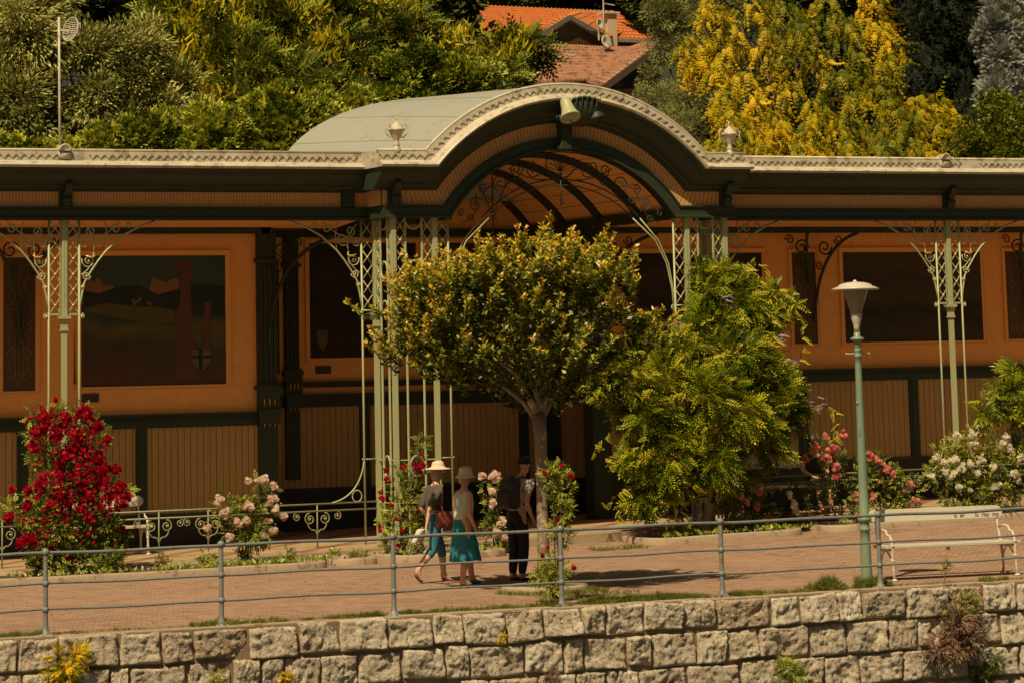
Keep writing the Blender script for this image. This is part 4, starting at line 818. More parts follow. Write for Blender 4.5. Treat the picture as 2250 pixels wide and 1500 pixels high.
# --- golden rain trees with yellow panicles
def koel(px,lst,n,seed,label,nb,mu=.45):
    o,cl=tree('golden_rain_tree',label,'tree',gb(px,64),lst,n,TL_pin,.38,'lf_koel',seed,down=.35,outw=.5,rnd=.8,ss=1.7,lo=.3,gap=.42,mu=mu)
    g=rng(seed+50); pos,d,dr=crown(cl,nb,g,lo=.98,gap=.5,gs=1.7,outw=.5,rnd=.25); k=(d[:,2]>-.45); pos=pos*1.0; pos[:,1]-=.12; pos[:,2]+=.08; pos=pos[k]; N=len(pos); per_=22
    P_=np.repeat(pos,per_,0)+g.normal(size=(N*per_,3))*np.array([.20,.12,.13]); D_=np.repeat(np.array([[0,0,1.]]),N*per_,0)+g.normal(size=(N*per_,3))*.55+.3*np.repeat(d[k],per_,0)
    scatter('blossom_panicles',TL_flower,P_,D_,g.uniform(.14,.26,N*per_),tones(N*per_,g,.5,.25),M['yellow'],o,g); return o
koel(560,[(x,y,yy,r_) for (x,y,r_,yy) in [(400,60,75,63),(500,120,85,62.6),(430,180,80,62.4),(540,200,90,62),(620,90,90,63),(640,230,90,61.6),(560,30,80,63.5),(480,240,60,61.6),(560,270,60,61.2),(700,160,90,62.6)]],3800,31,'yellow flowering tree nearest the middle of the left hillside',230)
koel(820,[(x,y,yy,r_) for (x,y,r_,yy) in [(760,50,90,63.5),(860,90,85,63.2),(780,150,80,62.8),(700,20,70,64),(860,10,70,64),(830,210,60,62),(740,240,60,61.6),(960,130,60,63.5)]],2900,32,'yellow flowering tree just left of the tiled house',120)
koel(1120,[(x,y,yy,r_) for (x,y,r_,yy) in [(1070,150,45,66),(1130,120,48,66),(1160,100,34,66),(1100,185,50,65),(1000,165,48,65),(1185,110,22,66),(1035,125,22,66)]],900,33,'small yellow flowering tree in front of the tiled roof',26,mu=.4)
# --- fine leaved birch
tree('birch_tree','feathery fine leaved tree between the tiled house and the golden cypress','tree',gb(1500,68),[(x,y,yy,r_) for (x,y,r_,yy) in [(1460,30,40,67.5),(1455,105,32,67.5),(1425,170,30,67),(1440,235,44,66.5),(1405,285,36,66),(1510,40,62,68),(1500,130,40,67),(1510,230,55,66),(1570,120,60,67),(1470,240,40,66),(1530,300,60,65),(1580,220,60,66),(1520,-40,80,69),(1600,40,60,69),(1570,300,60,65),(1455,300,45,66)]],75000,TL_long,.075,'lf_birch',34,down=1.,outw=.2,rnd=.6,gap=.25,mu=.7,ss=2.2,lo=.1)
# --- golden cypress
def cypress(name,label,px,lst,n,seed,mat,mu,scale=.40,nfr=26,yb=63,under=None):
    o=veg(name,label,'tree',gb(px,yb),'trees on the hillside behind the pavilion'); g=rng(seed); cl=px_clumps(lst); P_=[];D_=[];Tn=[];S_=[]
    for c in cl:
        cm=g.normal(0,.055)
        # each clump is a drooping bough: sprays hang from an arching line
        for b_ in range(nfr):
            a=g.uniform(-PI*.98,PI*.08); ln=c[3]*g.uniform(.55,1.05); z0=c[2]+g.uniform(-.6,.75)*c[4]; k=7
            t=np.linspace(.25,1,k); bx=c[0]+ln*t*math.cos(a); by=c[1]+ln*t*math.sin(a)*.8; bz=z0+.25*ln*np.sin(t*PI*.7)-.75*ln*t**2.6
            dirv=np.stack([np.full(k,math.cos(a)),np.full(k,math.sin(a)),.25-2.0*t],1)+g.normal(size=(k,3))*.22
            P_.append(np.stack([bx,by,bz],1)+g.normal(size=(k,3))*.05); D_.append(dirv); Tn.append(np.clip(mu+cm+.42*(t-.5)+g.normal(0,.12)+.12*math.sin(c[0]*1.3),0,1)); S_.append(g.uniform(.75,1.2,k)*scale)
    P_=np.concatenate(P_);D_=np.concatenate(D_);Tn=np.concatenate(Tn);S_=np.concatenate(S_)
    scatter('crown',TL_frond,P_,D_,S_,Tn,M[mat],o,g); limbs(o,gb(px,yb),[(c[0],c[1]+.4,c[2]-.1) for c in cl],.22,M['bark2'],'trunk',.6,seed)
    if under:
        cu=px_clumps(under); leafy(o,'inner_crown',TL_frond,cu,900,.45,M['lf_dark'],seed+1,.4,.2,gap=0,lo=.5,down=.8,cull=-.6)  # near-black inner fronds put the shade between boughs into leaf colour
    return o
CYL=[(x,y,yy,r_) for (x,y,r_,yy) in [(1560,40,48,63),(1640,30,55,63),(1720,20,55,62.6),(1810,40,55,62.8),(1890,20,60,63),(1540,110,40,63),(1600,100,45,62.6),(1680,90,50,62.2),(1760,85,55,62),(1850,70,45,62.4),(1930,60,45,62.6),(1950,110,36,62.4),
 (1570,170,38,62.4),(1640,190,40,62),(1790,140,45,62),(1870,140,48,61.8),(1940,160,40,62),(1700,130,40,62),(1840,190,48,61.6),(1920,205,40,61.6),(1580,230,40,61.8),(1650,240,50,61.2),(1730,215,45,61.4),(1790,240,55,61),(1870,240,55,60.8),(1950,240,50,60.8),(2010,250,45,61),(2060,240,42,61.2),(2090,270,35,61.2),
 (1620,290,48,60.6),(1700,290,52,60.4),(1780,300,50,60.2),(1860,295,50,60.2),(1930,300,50,60.3),(2000,295,48,60.4),(2070,300,40,60.8),(1600,335,45,60.2),(1680,340,50,60),(1760,345,50,60),(1850,345,50,60),(1940,345,50,60),(2040,350,50,60.2),(1570,320,30,60.6),(1520,140,25,63),(1500,100,22,63.4)]]
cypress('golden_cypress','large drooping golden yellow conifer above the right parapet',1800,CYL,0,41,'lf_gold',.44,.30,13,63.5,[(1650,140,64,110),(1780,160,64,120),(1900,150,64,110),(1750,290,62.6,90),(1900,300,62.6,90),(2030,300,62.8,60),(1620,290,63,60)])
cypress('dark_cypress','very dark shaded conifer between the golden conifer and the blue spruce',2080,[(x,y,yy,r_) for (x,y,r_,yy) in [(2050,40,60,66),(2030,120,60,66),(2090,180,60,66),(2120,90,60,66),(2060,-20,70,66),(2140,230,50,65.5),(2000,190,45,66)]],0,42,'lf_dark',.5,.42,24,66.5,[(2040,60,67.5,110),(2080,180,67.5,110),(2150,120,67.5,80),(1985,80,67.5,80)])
o,_=tree('blue_spruce','silvery blue conifer at the top right corner','tree',gb(2210,64.5),[(x,y,yy,r_) for (x,y,r_,yy) in [(2190,20,26,64),(2185,70,38,63.8),(2215,50,34,64),(2170,95,22,63.8),(2200,130,34,63.6),(2230,100,30,63.8),(2240,150,30,63.6),(2195,180,34,63.4),(2230,200,34,63.4),(2180,215,28,63.2),(2245,230,30,63.2),(2160,70,16,63.8),(2270,180,35,63.6),(2215,-20,34,64),(2260,80,24,64)]],7500,TL_need,.20,'lf_blue',43,gap=.2,rnd=.7,mu=.55)
# --- woodland filling the hill behind
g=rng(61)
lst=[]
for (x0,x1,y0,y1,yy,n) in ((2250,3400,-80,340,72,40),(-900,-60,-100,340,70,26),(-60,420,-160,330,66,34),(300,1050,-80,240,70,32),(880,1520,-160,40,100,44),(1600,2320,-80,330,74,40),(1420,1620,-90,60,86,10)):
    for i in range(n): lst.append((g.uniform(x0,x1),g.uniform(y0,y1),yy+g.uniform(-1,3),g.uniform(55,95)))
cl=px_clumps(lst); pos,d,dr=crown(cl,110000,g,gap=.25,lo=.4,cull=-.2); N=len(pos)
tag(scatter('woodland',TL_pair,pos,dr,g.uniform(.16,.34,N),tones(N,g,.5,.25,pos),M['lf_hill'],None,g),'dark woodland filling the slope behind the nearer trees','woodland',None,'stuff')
# ------------------------------------------------------------------ promenade tree (upright twigs, coppery tips)
tb=(tx,ty+.12,.04)
pt=veg('crape_tree','round crowned tree with copper leaf tips standing in the ring planter','tree',tb)
m=MB(); g=rng(71)
tt=(tx+.0,ty+.12)
def P2(px,py,y): x,z=Y(px,py,y); return (x,y,z)
m.tube([(tb[0],tb[1],0),P2(1193,1180,tb[1]),P2(1190,1060,tb[1]),P2(1188,960,tb[1]),P2(1183,910,tb[1])],[.10,.080,.076,.085,.10],12)
forks=[((1183,915),(1160,870),(1135,820),(1090,790)),((1185,915),(1178,860),(1165,800),(1150,740)),((1188,915),(1200,860),(1225,810),(1260,770)),((1186,915),(1190,850),(1195,790),(1210,700)),((1180,920),(1150,880),(1110,850),(1020,800)),((1190,915),(1215,870),(1260,830),(1330,790))]
for k,f_ in enumerate(forks):
    yy=[tb[1]+(-.35+.14*k)*t for t in (0,.3,.7,1.)]; m.tube([P2(q[0],q[1],y_) for q,y_ in zip(f_,yy)],[.055,.042,.032,.02],8)
m.build('trunk',M['bark'],pt,True)
# twigs fan out from the crown's heart
cx_,cz_=Y(1145,715,tb[1]); leafP=[];leafD=[];leafT=[];leafTip=[];m=MB()
outl=[(-90,2.13),(-60,2.1)]
SP=[]
for q in range(78):
    v=unit(g.normal(size=(1,3)))[0]
    if v[2]<-.85: continue
    hr=math.hypot(v[0],v[1]); f=g.uniform(.62,1.0); z_=v[2]*(1.02 if v[2]>0 else 1.12)*f
    wd=1.92*(1.0 if z_>-.25 else 1.0-.62*min(1,(-z_-.25)/.65)); SP.append((cx_+v[0]*wd*f,tb[1]+v[1]*1.65*f,cz_-.08+z_,v))
for q in range(26): x_=g.uniform(-1.5,1.5); SP.append((cx_+x_,tb[1]+g.uniform(-1.3,.3),cz_+.62*math.sqrt(max(0,1-(x_/1.95)**2))+g.uniform(-.1,.35),np.array([x_*.4,0,.9])))
for i in range(len(SP)*9):
    sx_,sy_,sz2,v=SP[i//9]; f0=.9; rr_=g.normal(size=3)*np.array([.15,.15,.10]); st_=np.array([sx_,sy_,sz2])+rr_-np.array([0,0,.12])
    up=np.array([v[0]*.45+rr_[0]*1.6,v[1]*.45+rr_[1]*1.6,.85]); up/=np.linalg.norm(up); ln=g.uniform(.20,.46)
    if i%9==0: ln+=g.uniform(0,.28)
    nst=13; side=np.cross(up,[0,0,1.]); side/=max(np.linalg.norm(side),1e-6); pts=[]
    for k in range(nst):
        t=k/(nst-1); p=st_+up*ln*t+side*.03*math.sin(t*5+i); pts.append(tuple(p))
        for q in range(4 if k<nst-1 else 5):
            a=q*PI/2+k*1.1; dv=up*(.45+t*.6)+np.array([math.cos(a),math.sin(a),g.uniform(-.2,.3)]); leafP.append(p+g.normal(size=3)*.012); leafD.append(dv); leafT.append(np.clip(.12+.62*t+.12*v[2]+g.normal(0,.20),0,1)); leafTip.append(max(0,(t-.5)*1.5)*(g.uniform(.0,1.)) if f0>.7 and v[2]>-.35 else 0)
    m.tube([pts[0],pts[6],pts[-1]],[.006,.004,.002],3,False)
m.build('twigs',M['bark2'],pt); 
P5=[];D5=[]
for q in range(11000):   # plain inner foliage along the limbs
    v=unit(g.normal(size=(1,3)))[0]; f=g.uniform(.15,.88)**.6; z_=v[2]*(.85 if v[2]>0 else 1.05)*f; p=np.array([cx_+v[0]*1.75*f,tb[1]+v[1]*1.5*f,cz_+z_])
    if mnoise.noise(Vector(p*2.2))<-.02: continue
    leafP.append(p); leafD.append(np.array([v[0],v[1],.3])+g.normal(size=3)*.8); leafT.append(np.clip(g.normal(.22,.16),0,1)); leafTip.append(0)
N=len(leafP)
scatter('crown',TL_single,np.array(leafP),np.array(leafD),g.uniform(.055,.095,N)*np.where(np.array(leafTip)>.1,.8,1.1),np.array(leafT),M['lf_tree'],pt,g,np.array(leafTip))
# ------------------------------------------------------------------ wisteria
YW2=48.7
wb=(Y(1548,1185,48.3)[0],48.3,zg(27,48.3)+.05)
wi=veg('wisteria','huge wisteria mound swallowing the columns right of the arch','climber',wb)
WL=[(x,y,yy,r_) for (x,y,r_,yy) in [(1560,640,48,49.2),(1620,660,55,49.1),(1560,720,60,49),(1630,740,50,49),(1690,690,30,49.1),(1500,770,60,48.8),(1580,800,80,48.6),(1670,820,62,48.6),(1440,820,60,48.6),(1380,850,55,48.5),(1320,840,25,48.4),(1350,800,28,48.5),(1500,880,85,48.3),(1600,900,90,48.2),(1700,900,62,48.4),(1740,925,34,48.5),(1430,930,60,48.3),(1470,1000,65,48.2),(1560,990,75,48.2),(1420,1040,38,48.2),(1650,980,65,48.4),(1410,1100,32,48.2),(1500,1070,45,48.3),(1600,1050,50,48.7),(1700,650,22,49.2),(1740,670,14,49.2),(1395,1000,25,48.2),(1540,600,22,49.3),(1600,605,20,49.3)]]
leafy(wi,'foliage',TL_pin,px_clumps(WL),11000,.20,M['lf_wist'],81,.52,.26,down=.5,outw=.7,rnd=.6,gap=.66,gs=2.1,lo=.3,cull=-.45,ss=1.5)
m=MB(); rd=random.Random(4)
for k in range(5): b0=(wb[0]+.06*math.cos(k),wb[1]+.06*math.sin(k),wb[2]-.1); m.tube([b0,(b0[0]+.09*math.sin(k*2),b0[1],.6),(b0[0]-.1*math.sin(k),b0[1]+.1,1.3),(b0[0]+.2*(k-2),b0[1]+.3,2.3)],[.09,.07,.05,.03],8)
m.build('stem',M['bark'],wi,True)
m=MB(); lp_=[];ld=[]
TEND=[[(1690,660),(1730,680),(1760,705),(1765,760),(1757,790)],[(1700,650),(1740,672),(1765,715)],[(1780,885),(1820,895),(1845,915),(1835,960)],[(1400,900),(1340,950),(1310,975),(1308,995)],[(1420,980),(1370,1000),(1330,1010),(1345,1025)],[(1520,900),(1535,980),(1525,1060),(1520,1090)],[(1640,800),(1655,860),(1690,900),(1730,910)],[(1600,660),(1620,720),(1600,790)],[(1300,870),(1330,850),(1380,850)]]
for tn in TEND:
    pts=[P2(a,b_,48.35 if b_>780 else 48.9) for a,b_ in tn]; q=[]
    for i in range(len(pts)-1): q+=[tuple(pts[i][k]+(pts[i+1][k]-pts[i][k])*t/6 for k in range(3)) for t in range(6)]
    q.append(pts[-1]); m.tube(q,.007,4)
    for p in q[::2]: lp_.append(p); ld.append((rd.uniform(-1,1),rd.uniform(-1,0),rd.uniform(-1,.2)))
wc=px_clumps([c for c in WL if c[0]<1640])
for k in range(70):
    c=wc[rd.randrange(len(wc))]; a=rd.uniform(-PI,0.3); r_=c[3]; p0=(c[0]+r_*.8*math.cos(a),c[1]+r_*.6*math.sin(a)-.1,c[2]+rd.uniform(-.3,.9)*r_); L_=rd.uniform(.3,.75); sx_=rd.choice((-1,1))
    p1=(p0[0]+sx_*L_*.5,p0[1]-L_*.2,p0[2]+L_*rd.uniform(.05,.5)); p2=(p0[0]+sx_*L_,p0[1]-L_*.3,p0[2]-L_*rd.uniform(.0,.7)); q=bez(p0,p1,p2,8); m.tube(q,.006,4)
    for p in q[2:]: lp_.append(p); ld.append((rd.uniform(-1,1)+sx_*.6,rd.uniform(-1,0),rd.uniform(-.9,.4)))
m.build('tendrils',M['lf_gold'],wi,True); g=rng(82); N=len(lp_)
scatter('tendril_leaves',TL_pin,np.array(lp_),np.array(ld),g.uniform(.10,.18,N),np.full(N,.95),M['lf_wist'],wi,g)
fl=[P2(*p,48.2) for p in ((1740,790),(1420,700),(1712,735),(1600,655),(1790,890),(1475,708),(1750,930),(1700,840))]; fp=np.repeat(np.array([p for p in fl]),7,0)+g.normal(size=(56,3))*.05
scatter('lilac_racemes',TL_flower,fp,np.tile([[.8,-.2,-.3]],(56,1))+g.normal(size=(56,3))*.3,g.uniform(.10,.18,56),tones(56,g),M['lilac'],wi,g)
# overhanging branch at the right edge
ob=veg('weeping_tree','green weeping branch hanging in from the right picture edge','tree',(Y(2330,1100,47.2)[0],47.2,zg(33,47.2)))
OL=px_clumps([(x,y,47.2,r_) for x,y,r_ in [(2245,820,30),(2220,860,32),(2180,880,25),(2160,910,18),(2255,880,35),(2240,925,24),(2150,930,12),(2270,940,24),(2215,900,18),(2245,960,10),(2300,860,60),(2350,820,70)]])
leafy(ob,'crown',TL_nar,OL,900,.22,M['lf_wist'],83,.55,.2,down=.9,outw=.4,rnd=.4,gap=.1,lo=.4); x0=Y(2330,1100,47.2)[0]; MB().tube([(x0,47.2,0),(x0,47.2,1.6),P2(2300,850,47.2),P2(2240,840,47.2),P2(2160,900,47.2)],[.09,.08,.05,.025,.008],7).build('trunk',M['bark2'],ob,True)
# ------------------------------------------------------------------ roses
def rose(label,base_px,yb,leaves,nleaf,blooms,mat,seed,bs=.045,nb=None,leafmat_='lf_rose',lscale=.13,group='rose bushes in the promenade beds',cat='rose bush',gap=.15,mu=.5,extra=()):
    x=Y(*base_px,yb)[0]; z0=zg(x,yb)+.06; o=veg('rose_bush',label,cat,(x,yb,z0),group)
    cl=px_clumps([(a,b_,yb+(dy[0] if dy else 0),r_) for a,b_,r_,*dy in leaves]); leafy(o,'foliage',TL_rose,cl,nleaf,lscale,M[leafmat_],seed,mu,.2,gap=gap,outw=.8,rnd=.7,lo=.35,cull=-.8)
    g=rng(seed+1); P_=[];D_=[]
    for (a,b_,r_,n_) in blooms:
        c=px_clumps([(a,b_,yb-.22,r_)])[0]
        for k in range(n_):
            v=unit(g.normal(size=(1,3)))[0]; v[1]=-abs(v[1]); P_.append([c[0]+v[0]*c[3]*g.uniform(.3,1),c[1]+v[1]*c[3]*.7,c[2]+v[2]*c[3]*g.uniform(.3,1)]); D_.append(np.array([-.2,-.75,.45])+g.normal(size=3)*.35)
    N=len(P_); scatter('blossoms',TL_bloom,np.array(P_),np.array(D_),g.uniform(.8,1.25,N)*bs*1.35,tones(N,g,.45,.25),M[mat],o,g)
    for mt2,bl in extra:
        P2_=[];D2=[]
        for (a,b_,r_,n_) in bl:
            c=px_clumps([(a,b_,yb-.24,r_)])[0]
            for k in range(n_): P2_.append([c[0]+g.normal()*c[3]*.5,c[1],c[2]+g.normal()*c[3]*.5]); D2.append(np.array([-.2,-.8,.4])+g.normal(size=3)*.3)
        scatter('blossoms',TL_bloom,np.array(P2_),np.array(D2),np.full(len(P2_),bs*1.1),tones(len(P2_),g,.5,.2),M[mt2],o,g)
    tips=[(c[0],c[1],c[2]) for c in cl]; m=MB(); rd=random.Random(seed)
    for t in tips:
        b0=(x+rd.uniform(-.06,.06),yb+rd.uniform(-.05,.05),z0-.08); m.tube([b0,((b0[0]*1.4+t[0]*.6)/2,(b0[1]+t[1])/2,(b0[2]+t[2])/2+.05),t],[.014,.011,.006],5)
    m.build('stems',M['bark2'],o,True); return o
RL=[(120,925,38),(180,930,42),(90,960,30),(205,965,30),(110,1000,35),(160,1010,40),(140,1060,50),(200,1050,45),(90,1090,45),(60,1130,35),(150,1120,60),(220,1110,50),(255,1080,28),(120,1180,55),(190,1180,60),(80,1200,35),(240,1170,38),(160,1230,50),(90,1235,30),(220,1225,40),(35,1120,25),(75,920,14),(70,900,8),(25,1110,14)]
RB=[(100,930,60,10),(180,940,50,10),(150,1040,90,26),(200,1080,80,26),(110,1090,60,16),(170,980,70,18),(240,1100,40,12),(80,1160,50,8),(180,1150,70,9),(120,880,6,3),(100,915,16,16),(140,920,18,18),(185,910,22,24),(210,935,16,14),(80,950,16,16),(75,985,12,12),(125,950,20,22),(170,955,18,16),(100,935,16,14),(235,965,10,7),(70,975,10,8),(145,1000,14,14),(170,990,16,16),(185,1010,14,12),(130,1020,14,14),(215,1005,14,14),(225,1030,18,20),(255,1030,12,12),(135,1045,14,14),(165,1045,16,16),(210,1052,20,20),(90,1060,16,18),(85,1080,14,12),(60,1075,10,8),(25,1075,8,7),(130,1085,16,14),(150,1100,14,12),(175,1065,16,16),(190,1090,20,20),(180,1115,14,12),(210,1100,16,14),(240,1090,12,10),(265,1070,14,14),(278,1090,10,10),(270,1110,8,6),(60,1110,12,10),(20,1135,12,12),(200,1135,12,10),(268,1160,7,6),(45,1195,12,12),(70,1190,12,12),(110,1205,8,5),(150,1225,6,3),(105,1165,5,3),(120,1130,6,3),(55,1180,8,5),(95,1150,4,2),(230,1130,6,3),(150,985,10,8)]
rose('tall climbing rose thick with crimson blossoms round the left column',(140,1262),48.3,RL,4300,[(a,b_,c*1.08,int(d*2.6)) for a,b_,c,d in RB],'red',101,.034,cat='climbing rose',gap=.1,mu=.55,extra=(('rosy',[(137,1145,7,4)]),))
rose('pale pink rose bush in the left bed between the columns',(540,1228),48.4,[(520,1120,35),(560,1130,38),(590,1110,30),(490,1110,22),(600,1070,16),(570,1080,14),(540,1170,38),(580,1170,34),(510,1165,24),(460,1140,12),(565,1060,10),(550,1200,24)],560,[(480,1100,12,12),(490,1125,14,12),(545,1055,8,7),(575,1055,14,14),(600,1068,10,9),(590,1100,12,10),(605,1120,12,12),(620,1135,8,7),(545,1115,12,10),(520,1150,10,8),(540,1145,9,8),(505,1180,8,6),(455,1160,9,7),(600,1165,10,8),(580,1175,8,5),(515,1200,7,5),(590,1145,7,4),(605,1095,8,6)],'pink',102,.052)
rose('narrow rose with small crimson blossoms against the left arch columns',(880,1235),48.3,[(925,975,16),(920,1000,10),(900,1045,26),(870,1070,24),(910,1080,28),(880,1110,34),(920,1130,26),(860,1150,24),(900,1170,30),(870,1200,30),(925,1180,20),(845,1200,16),(930,965,10)],800,[(845,1035,6,4),(850,1055,9,7),(835,1080,7,5),(838,1095,7,5),(885,1025,9,6),(915,1025,10,9),(928,1020,9,7),(860,1110,5,3),(835,1160,6,4),(870,1140,5,3),(925,1040,5,3),(880,1165,5,3),(920,1120,5,3),(875,1195,5,3),(920,1000,5,2)],'red',103,.036,lscale=.12,mu=.6)
rose('pale rose bush half hidden behind the walking people',(1090,1210),48.2,[(1075,1060,18),(1090,1080,20),(1075,1110,18),(1085,1150,24),(1100,1185,30),(1060,1195,24),(1120,1195,20)],420,[(1058,1045,7,5),(1085,1045,12,11),(1078,1078,8,6),(1083,1105,7,5),(1100,1145,10,9),(1090,1170,12,10),(1105,1180,9,7),(1130,1120,5,2)],'pink',104,.056,mu=.65)
rose('pink rose bush in shade behind the lamp post',(1850,1160),49.0,[(1810,990,26),(1840,1010,30),(1870,1040,30),(1830,1060,34),(1790,1080,26),(1880,1090,30),(1850,1110,30),(1820,1130,30),(1770,1120,24),(1740,1140,20)],700,[(1812,960,8,6),(1850,955,10,8),(1830,985,16,16),(1815,1005,12,10),(1838,1030,12,12),(1835,1045,10,8),(1790,985,12,7),(1768,1005,8,4)],'rosy',105,.055,mu=.35)
rose('pink rose bush just right of the lamp post',(1950,1120),48.7,[(1925,1020,24),(1950,1050,30),(1990,1070,30),(1925,1070,30),(1900,1050,24),(1960,1095,30),(1910,1110,24),(2005,1100,20)],900,[(1910,1000,9,8),(1928,1010,12,12),(1945,1030,12,12),(1958,1040,10,8),(1882,1090,9,7),(1915,1092,9,7),(2000,1065,10,9),(2010,1100,9,8),(1985,1080,7,5),(1995,1110,8,5),(1930,1060,5,2)],'rosy',106,.050,mu=.5)
rose('low pink roses under the wisteria in deep shade',(1640,1150),48.5,[(1640,1090,26),(1670,1110,26),(1610,1120,24),(1690,1140,24),(1650,1140,30)],380,[(1625,1090,11,9),(1638,1105,9,7),(1662,1112,9,6),(1670,1080,8,4),(1540,1080,7,4)],'rosy',107,.050,mu=.3)
rose('small white rose in shade beneath the wisteria edge',(1745,1150),48.6,[(1740,1090,22),(1750,1120,24),(1735,1140,20)],200,[(1735,1085,9,6),(1742,1105,9,7),(1748,1125,8,5)],'wrose',110,.048,mu=.25)
rose('bushy white rose below the right column',(2130,1108),48.6,[(2090,1010,34),(2130,1000,34),(2170,1010,34),(2210,1030,34),(2070,1050,34),(2120,1050,40),(2170,1060,40),(2220,1060,34),(2100,1085,36),(2150,1090,40),(2200,1090,36),(2140,955,18),(2100,975,18),(2235,1010,20),(2055,1030,16)],2300,[(2100,958,12,12),(2135,955,12,12),(2150,940,11,10),(2140,975,10,8),(2200,975,11,9),(2215,985,11,10),(2210,960,9,6),(2155,1010,13,12),(2095,1010,12,10),(2070,1015,10,8),(2075,1035,10,7),(2110,1030,13,12),(2130,1020,10,8),(2055,1005,9,7),(2095,1040,9,7),(2145,1040,9,7),(2180,1025,9,7),(2240,1005,10,9),(2225,1040,10,9),(2235,1055,9,7),(2105,1070,8,6),(2190,1065,9,7),(2180,1070,8,5),(2045,1045,7,5),(2130,1078,6,3),(2085,1050,7,5)],'wrose',108,.050,mu=.65,lscale=.115)
rose('straggling rose with yellow leaves climbing the planter tree trunk',(1225,1290),38.2+0*0,[(1215,1045,24),(1235,1080,26),(1240,1120,24),(1225,1160,24),(1235,1030,18),(1245,1180,16),(1210,1230,22),(1235,1255,24),(1215,1275,24),(1195,1270,18),(1190,1245,12)] and [(a,b_,r_) for a,b_,r_ in [(1215,1045,24),(1235,1080,26),(1240,1120,24),(1225,1160,20),(1235,1030,18),(1240,1180,16),(1205,1230,16),(1230,1250,20),(1215,1272,20),(1190,1265,16)]],1100,[(1195,1040,5,2),(1235,1025,5,2),(1255,1045,5,3),(1258,1245,7,4),(1200,1200,5,2),(1225,1140,5,3),(1190,1220,5,2)],'red',109,.032,lscale=.085,mu=.75)
# low edging plants in the beds
def tuft(label,px,py,yb,r_,n,mat='lf_rose',seed=1,flowers=None,name='bedding_plant',tpl=TL_rose,scale=.09,mu=.5,cat='plant',group='low plants along the flower beds'):
    x,z=Y(px,py,yb); c=px_clumps([(px,py,yb,r_)])[0]; o=veg(name,label,cat,(x,yb,max(zg(x,yb),z-c[3])),group)
    leafy(o,'foliage',tpl,[(c[0],c[1],c[2],c[3]*1.1,c[3]),(c[0]+c[3]*.6,c[1],c[2]-c[3]*.3,c[3]*.7,c[3]*.6),(c[0]-c[3]*.6,c[1],c[2]-c[3]*.3,c[3]*.7,c[3]*.6)],n,scale,M[mat],seed,mu,.2,gap=0,lo=.2,cull=-1)
    if flowers:
        g=rng(seed); N=flowers[1]; scatter('blossoms',TL_bloom,np.array([[c[0]+g.normal()*c[3],c[1]-c[3]*.5,c[2]+g.normal()*c[3]*.3] for _ in range(N)]),np.tile([[-.2,-.6,.7]],(N,1)),np.full(N,.028),tones(N,g),M[flowers[0]],o,g)
    return o
TF=[(358,1235,14,90,'spiky young plant left of the second railing post','lf_rose',None),(455,1225,14,110,'bright leafy plant at the left edge of the pink rose','lf_ivy',None),(635,1215,11,60,'dark low plant right of the pale pink rose','lf_rose',('pink',2)),(730,1222,11,70,'small plant at the right end of the long left bed','lf_ivy',None),(785,1222,17,140,'low leafy plant in the smallest bed','lf_rose',('red',5)),(235,1240,18,170,'dark low plant at the foot of the crimson rose','lf_rose',None),(250,1215,16,120,'taller dark plant right of the crimson rose','lf_rose',None),(1495,1150,26,260,'leafy plant at the left foot of the wisteria trunk','lf_ivy',None),(1600,1165,18,130,'low green plant with red flowers right of the wisteria trunk','lf_rose',('red',4)),(1700,1163,18,150,'low plant with red flowers at the right end of the wisteria bed','lf_rose',('red',8)),(1960,1128,16,120,'low red flowering plant behind the white bench','lf_rose',('red',7)),(2090,1118,14,90,'low bedding plant under the white rose','lf_ivy',('pink',4))]
for i,(px,py,r_,n,lb,mt_,fw) in enumerate(TF): tuft(lb,px,py,47.9 if px<1400 else 48.1,r_,n,mt_,200+i,fw)
gc=rng(300); P_=[];D_=[]
for (px0,px1,yy,n) in ((20,735,47.45,420),(360,735,47.7,260),(880,1105,47.65,120),(1460,1790,47.8,260),(1850,2250,47.95,260)):
    for k in range(n):
        px=gc.uniform(px0,px1); x=Y(px,1200,yy)[0]; P_.append([x,yy+gc.uniform(-.08,.25),zg(x,yy)+.09+gc.uniform(0,.03)]); D_.append([gc.normal()*.6,gc.normal()*.6,.8])
N=len(P_); tag(scatter('ground_cover',TL_rose,np.array(P_),np.array(D_),gc.uniform(.05,.10,N),tones(N,gc,.5,.25),M['lf_ivy'],None,gc),'low green ground cover lining the flower bed kerbs','ground cover',None,'stuff')
# grass along the top of the wall, joints of the paving and planter
P_=[];D_=[];S_=[]
for (px0,px1,yy,n,s_,sp) in ((-40,90,37.36,500,.06,.05),(160,190,37.33,30,.04,.05),(420,580,37.36,700,.06,.06),(600,840,37.42,700,.05,.07),(880,960,37.40,500,.06,.06),(960,1200,37.40,650,.05,.08),(1200,1500,37.45,1500,.06,.10),(1350,1580,37.38,900,.06,.07),(1610,1850,37.42,1500,.07,.07),(1780,1830,37.5,300,.13,.05),(1830,1950,37.55,500,.08,.10),(2160,2220,37.28,500,.07,.05),(-40,2290,37.9,160,.035,.5),(-40,2290,37.42,900,.04,.09),(1310,1420,47.2,300,.05,.2),(1180,1420,39.0,400,.06,.35)):
    for k in range(n):
        px=gc.uniform(px0,px1); x=Y(px,1330,yy)[0]; y_=yy+gc.normal()*sp; z=zg(x,y_)
        den=mnoise.noise(Vector((x*3.1,y_*3,4.)))
        if den<-.15: continue
        P_.append([x,y_,z-.005]); D_.append([gc.normal()*.55,gc.normal()*.55-.1,1]); S_.append(s_*gc.uniform(.5,1.4)*(1+den))
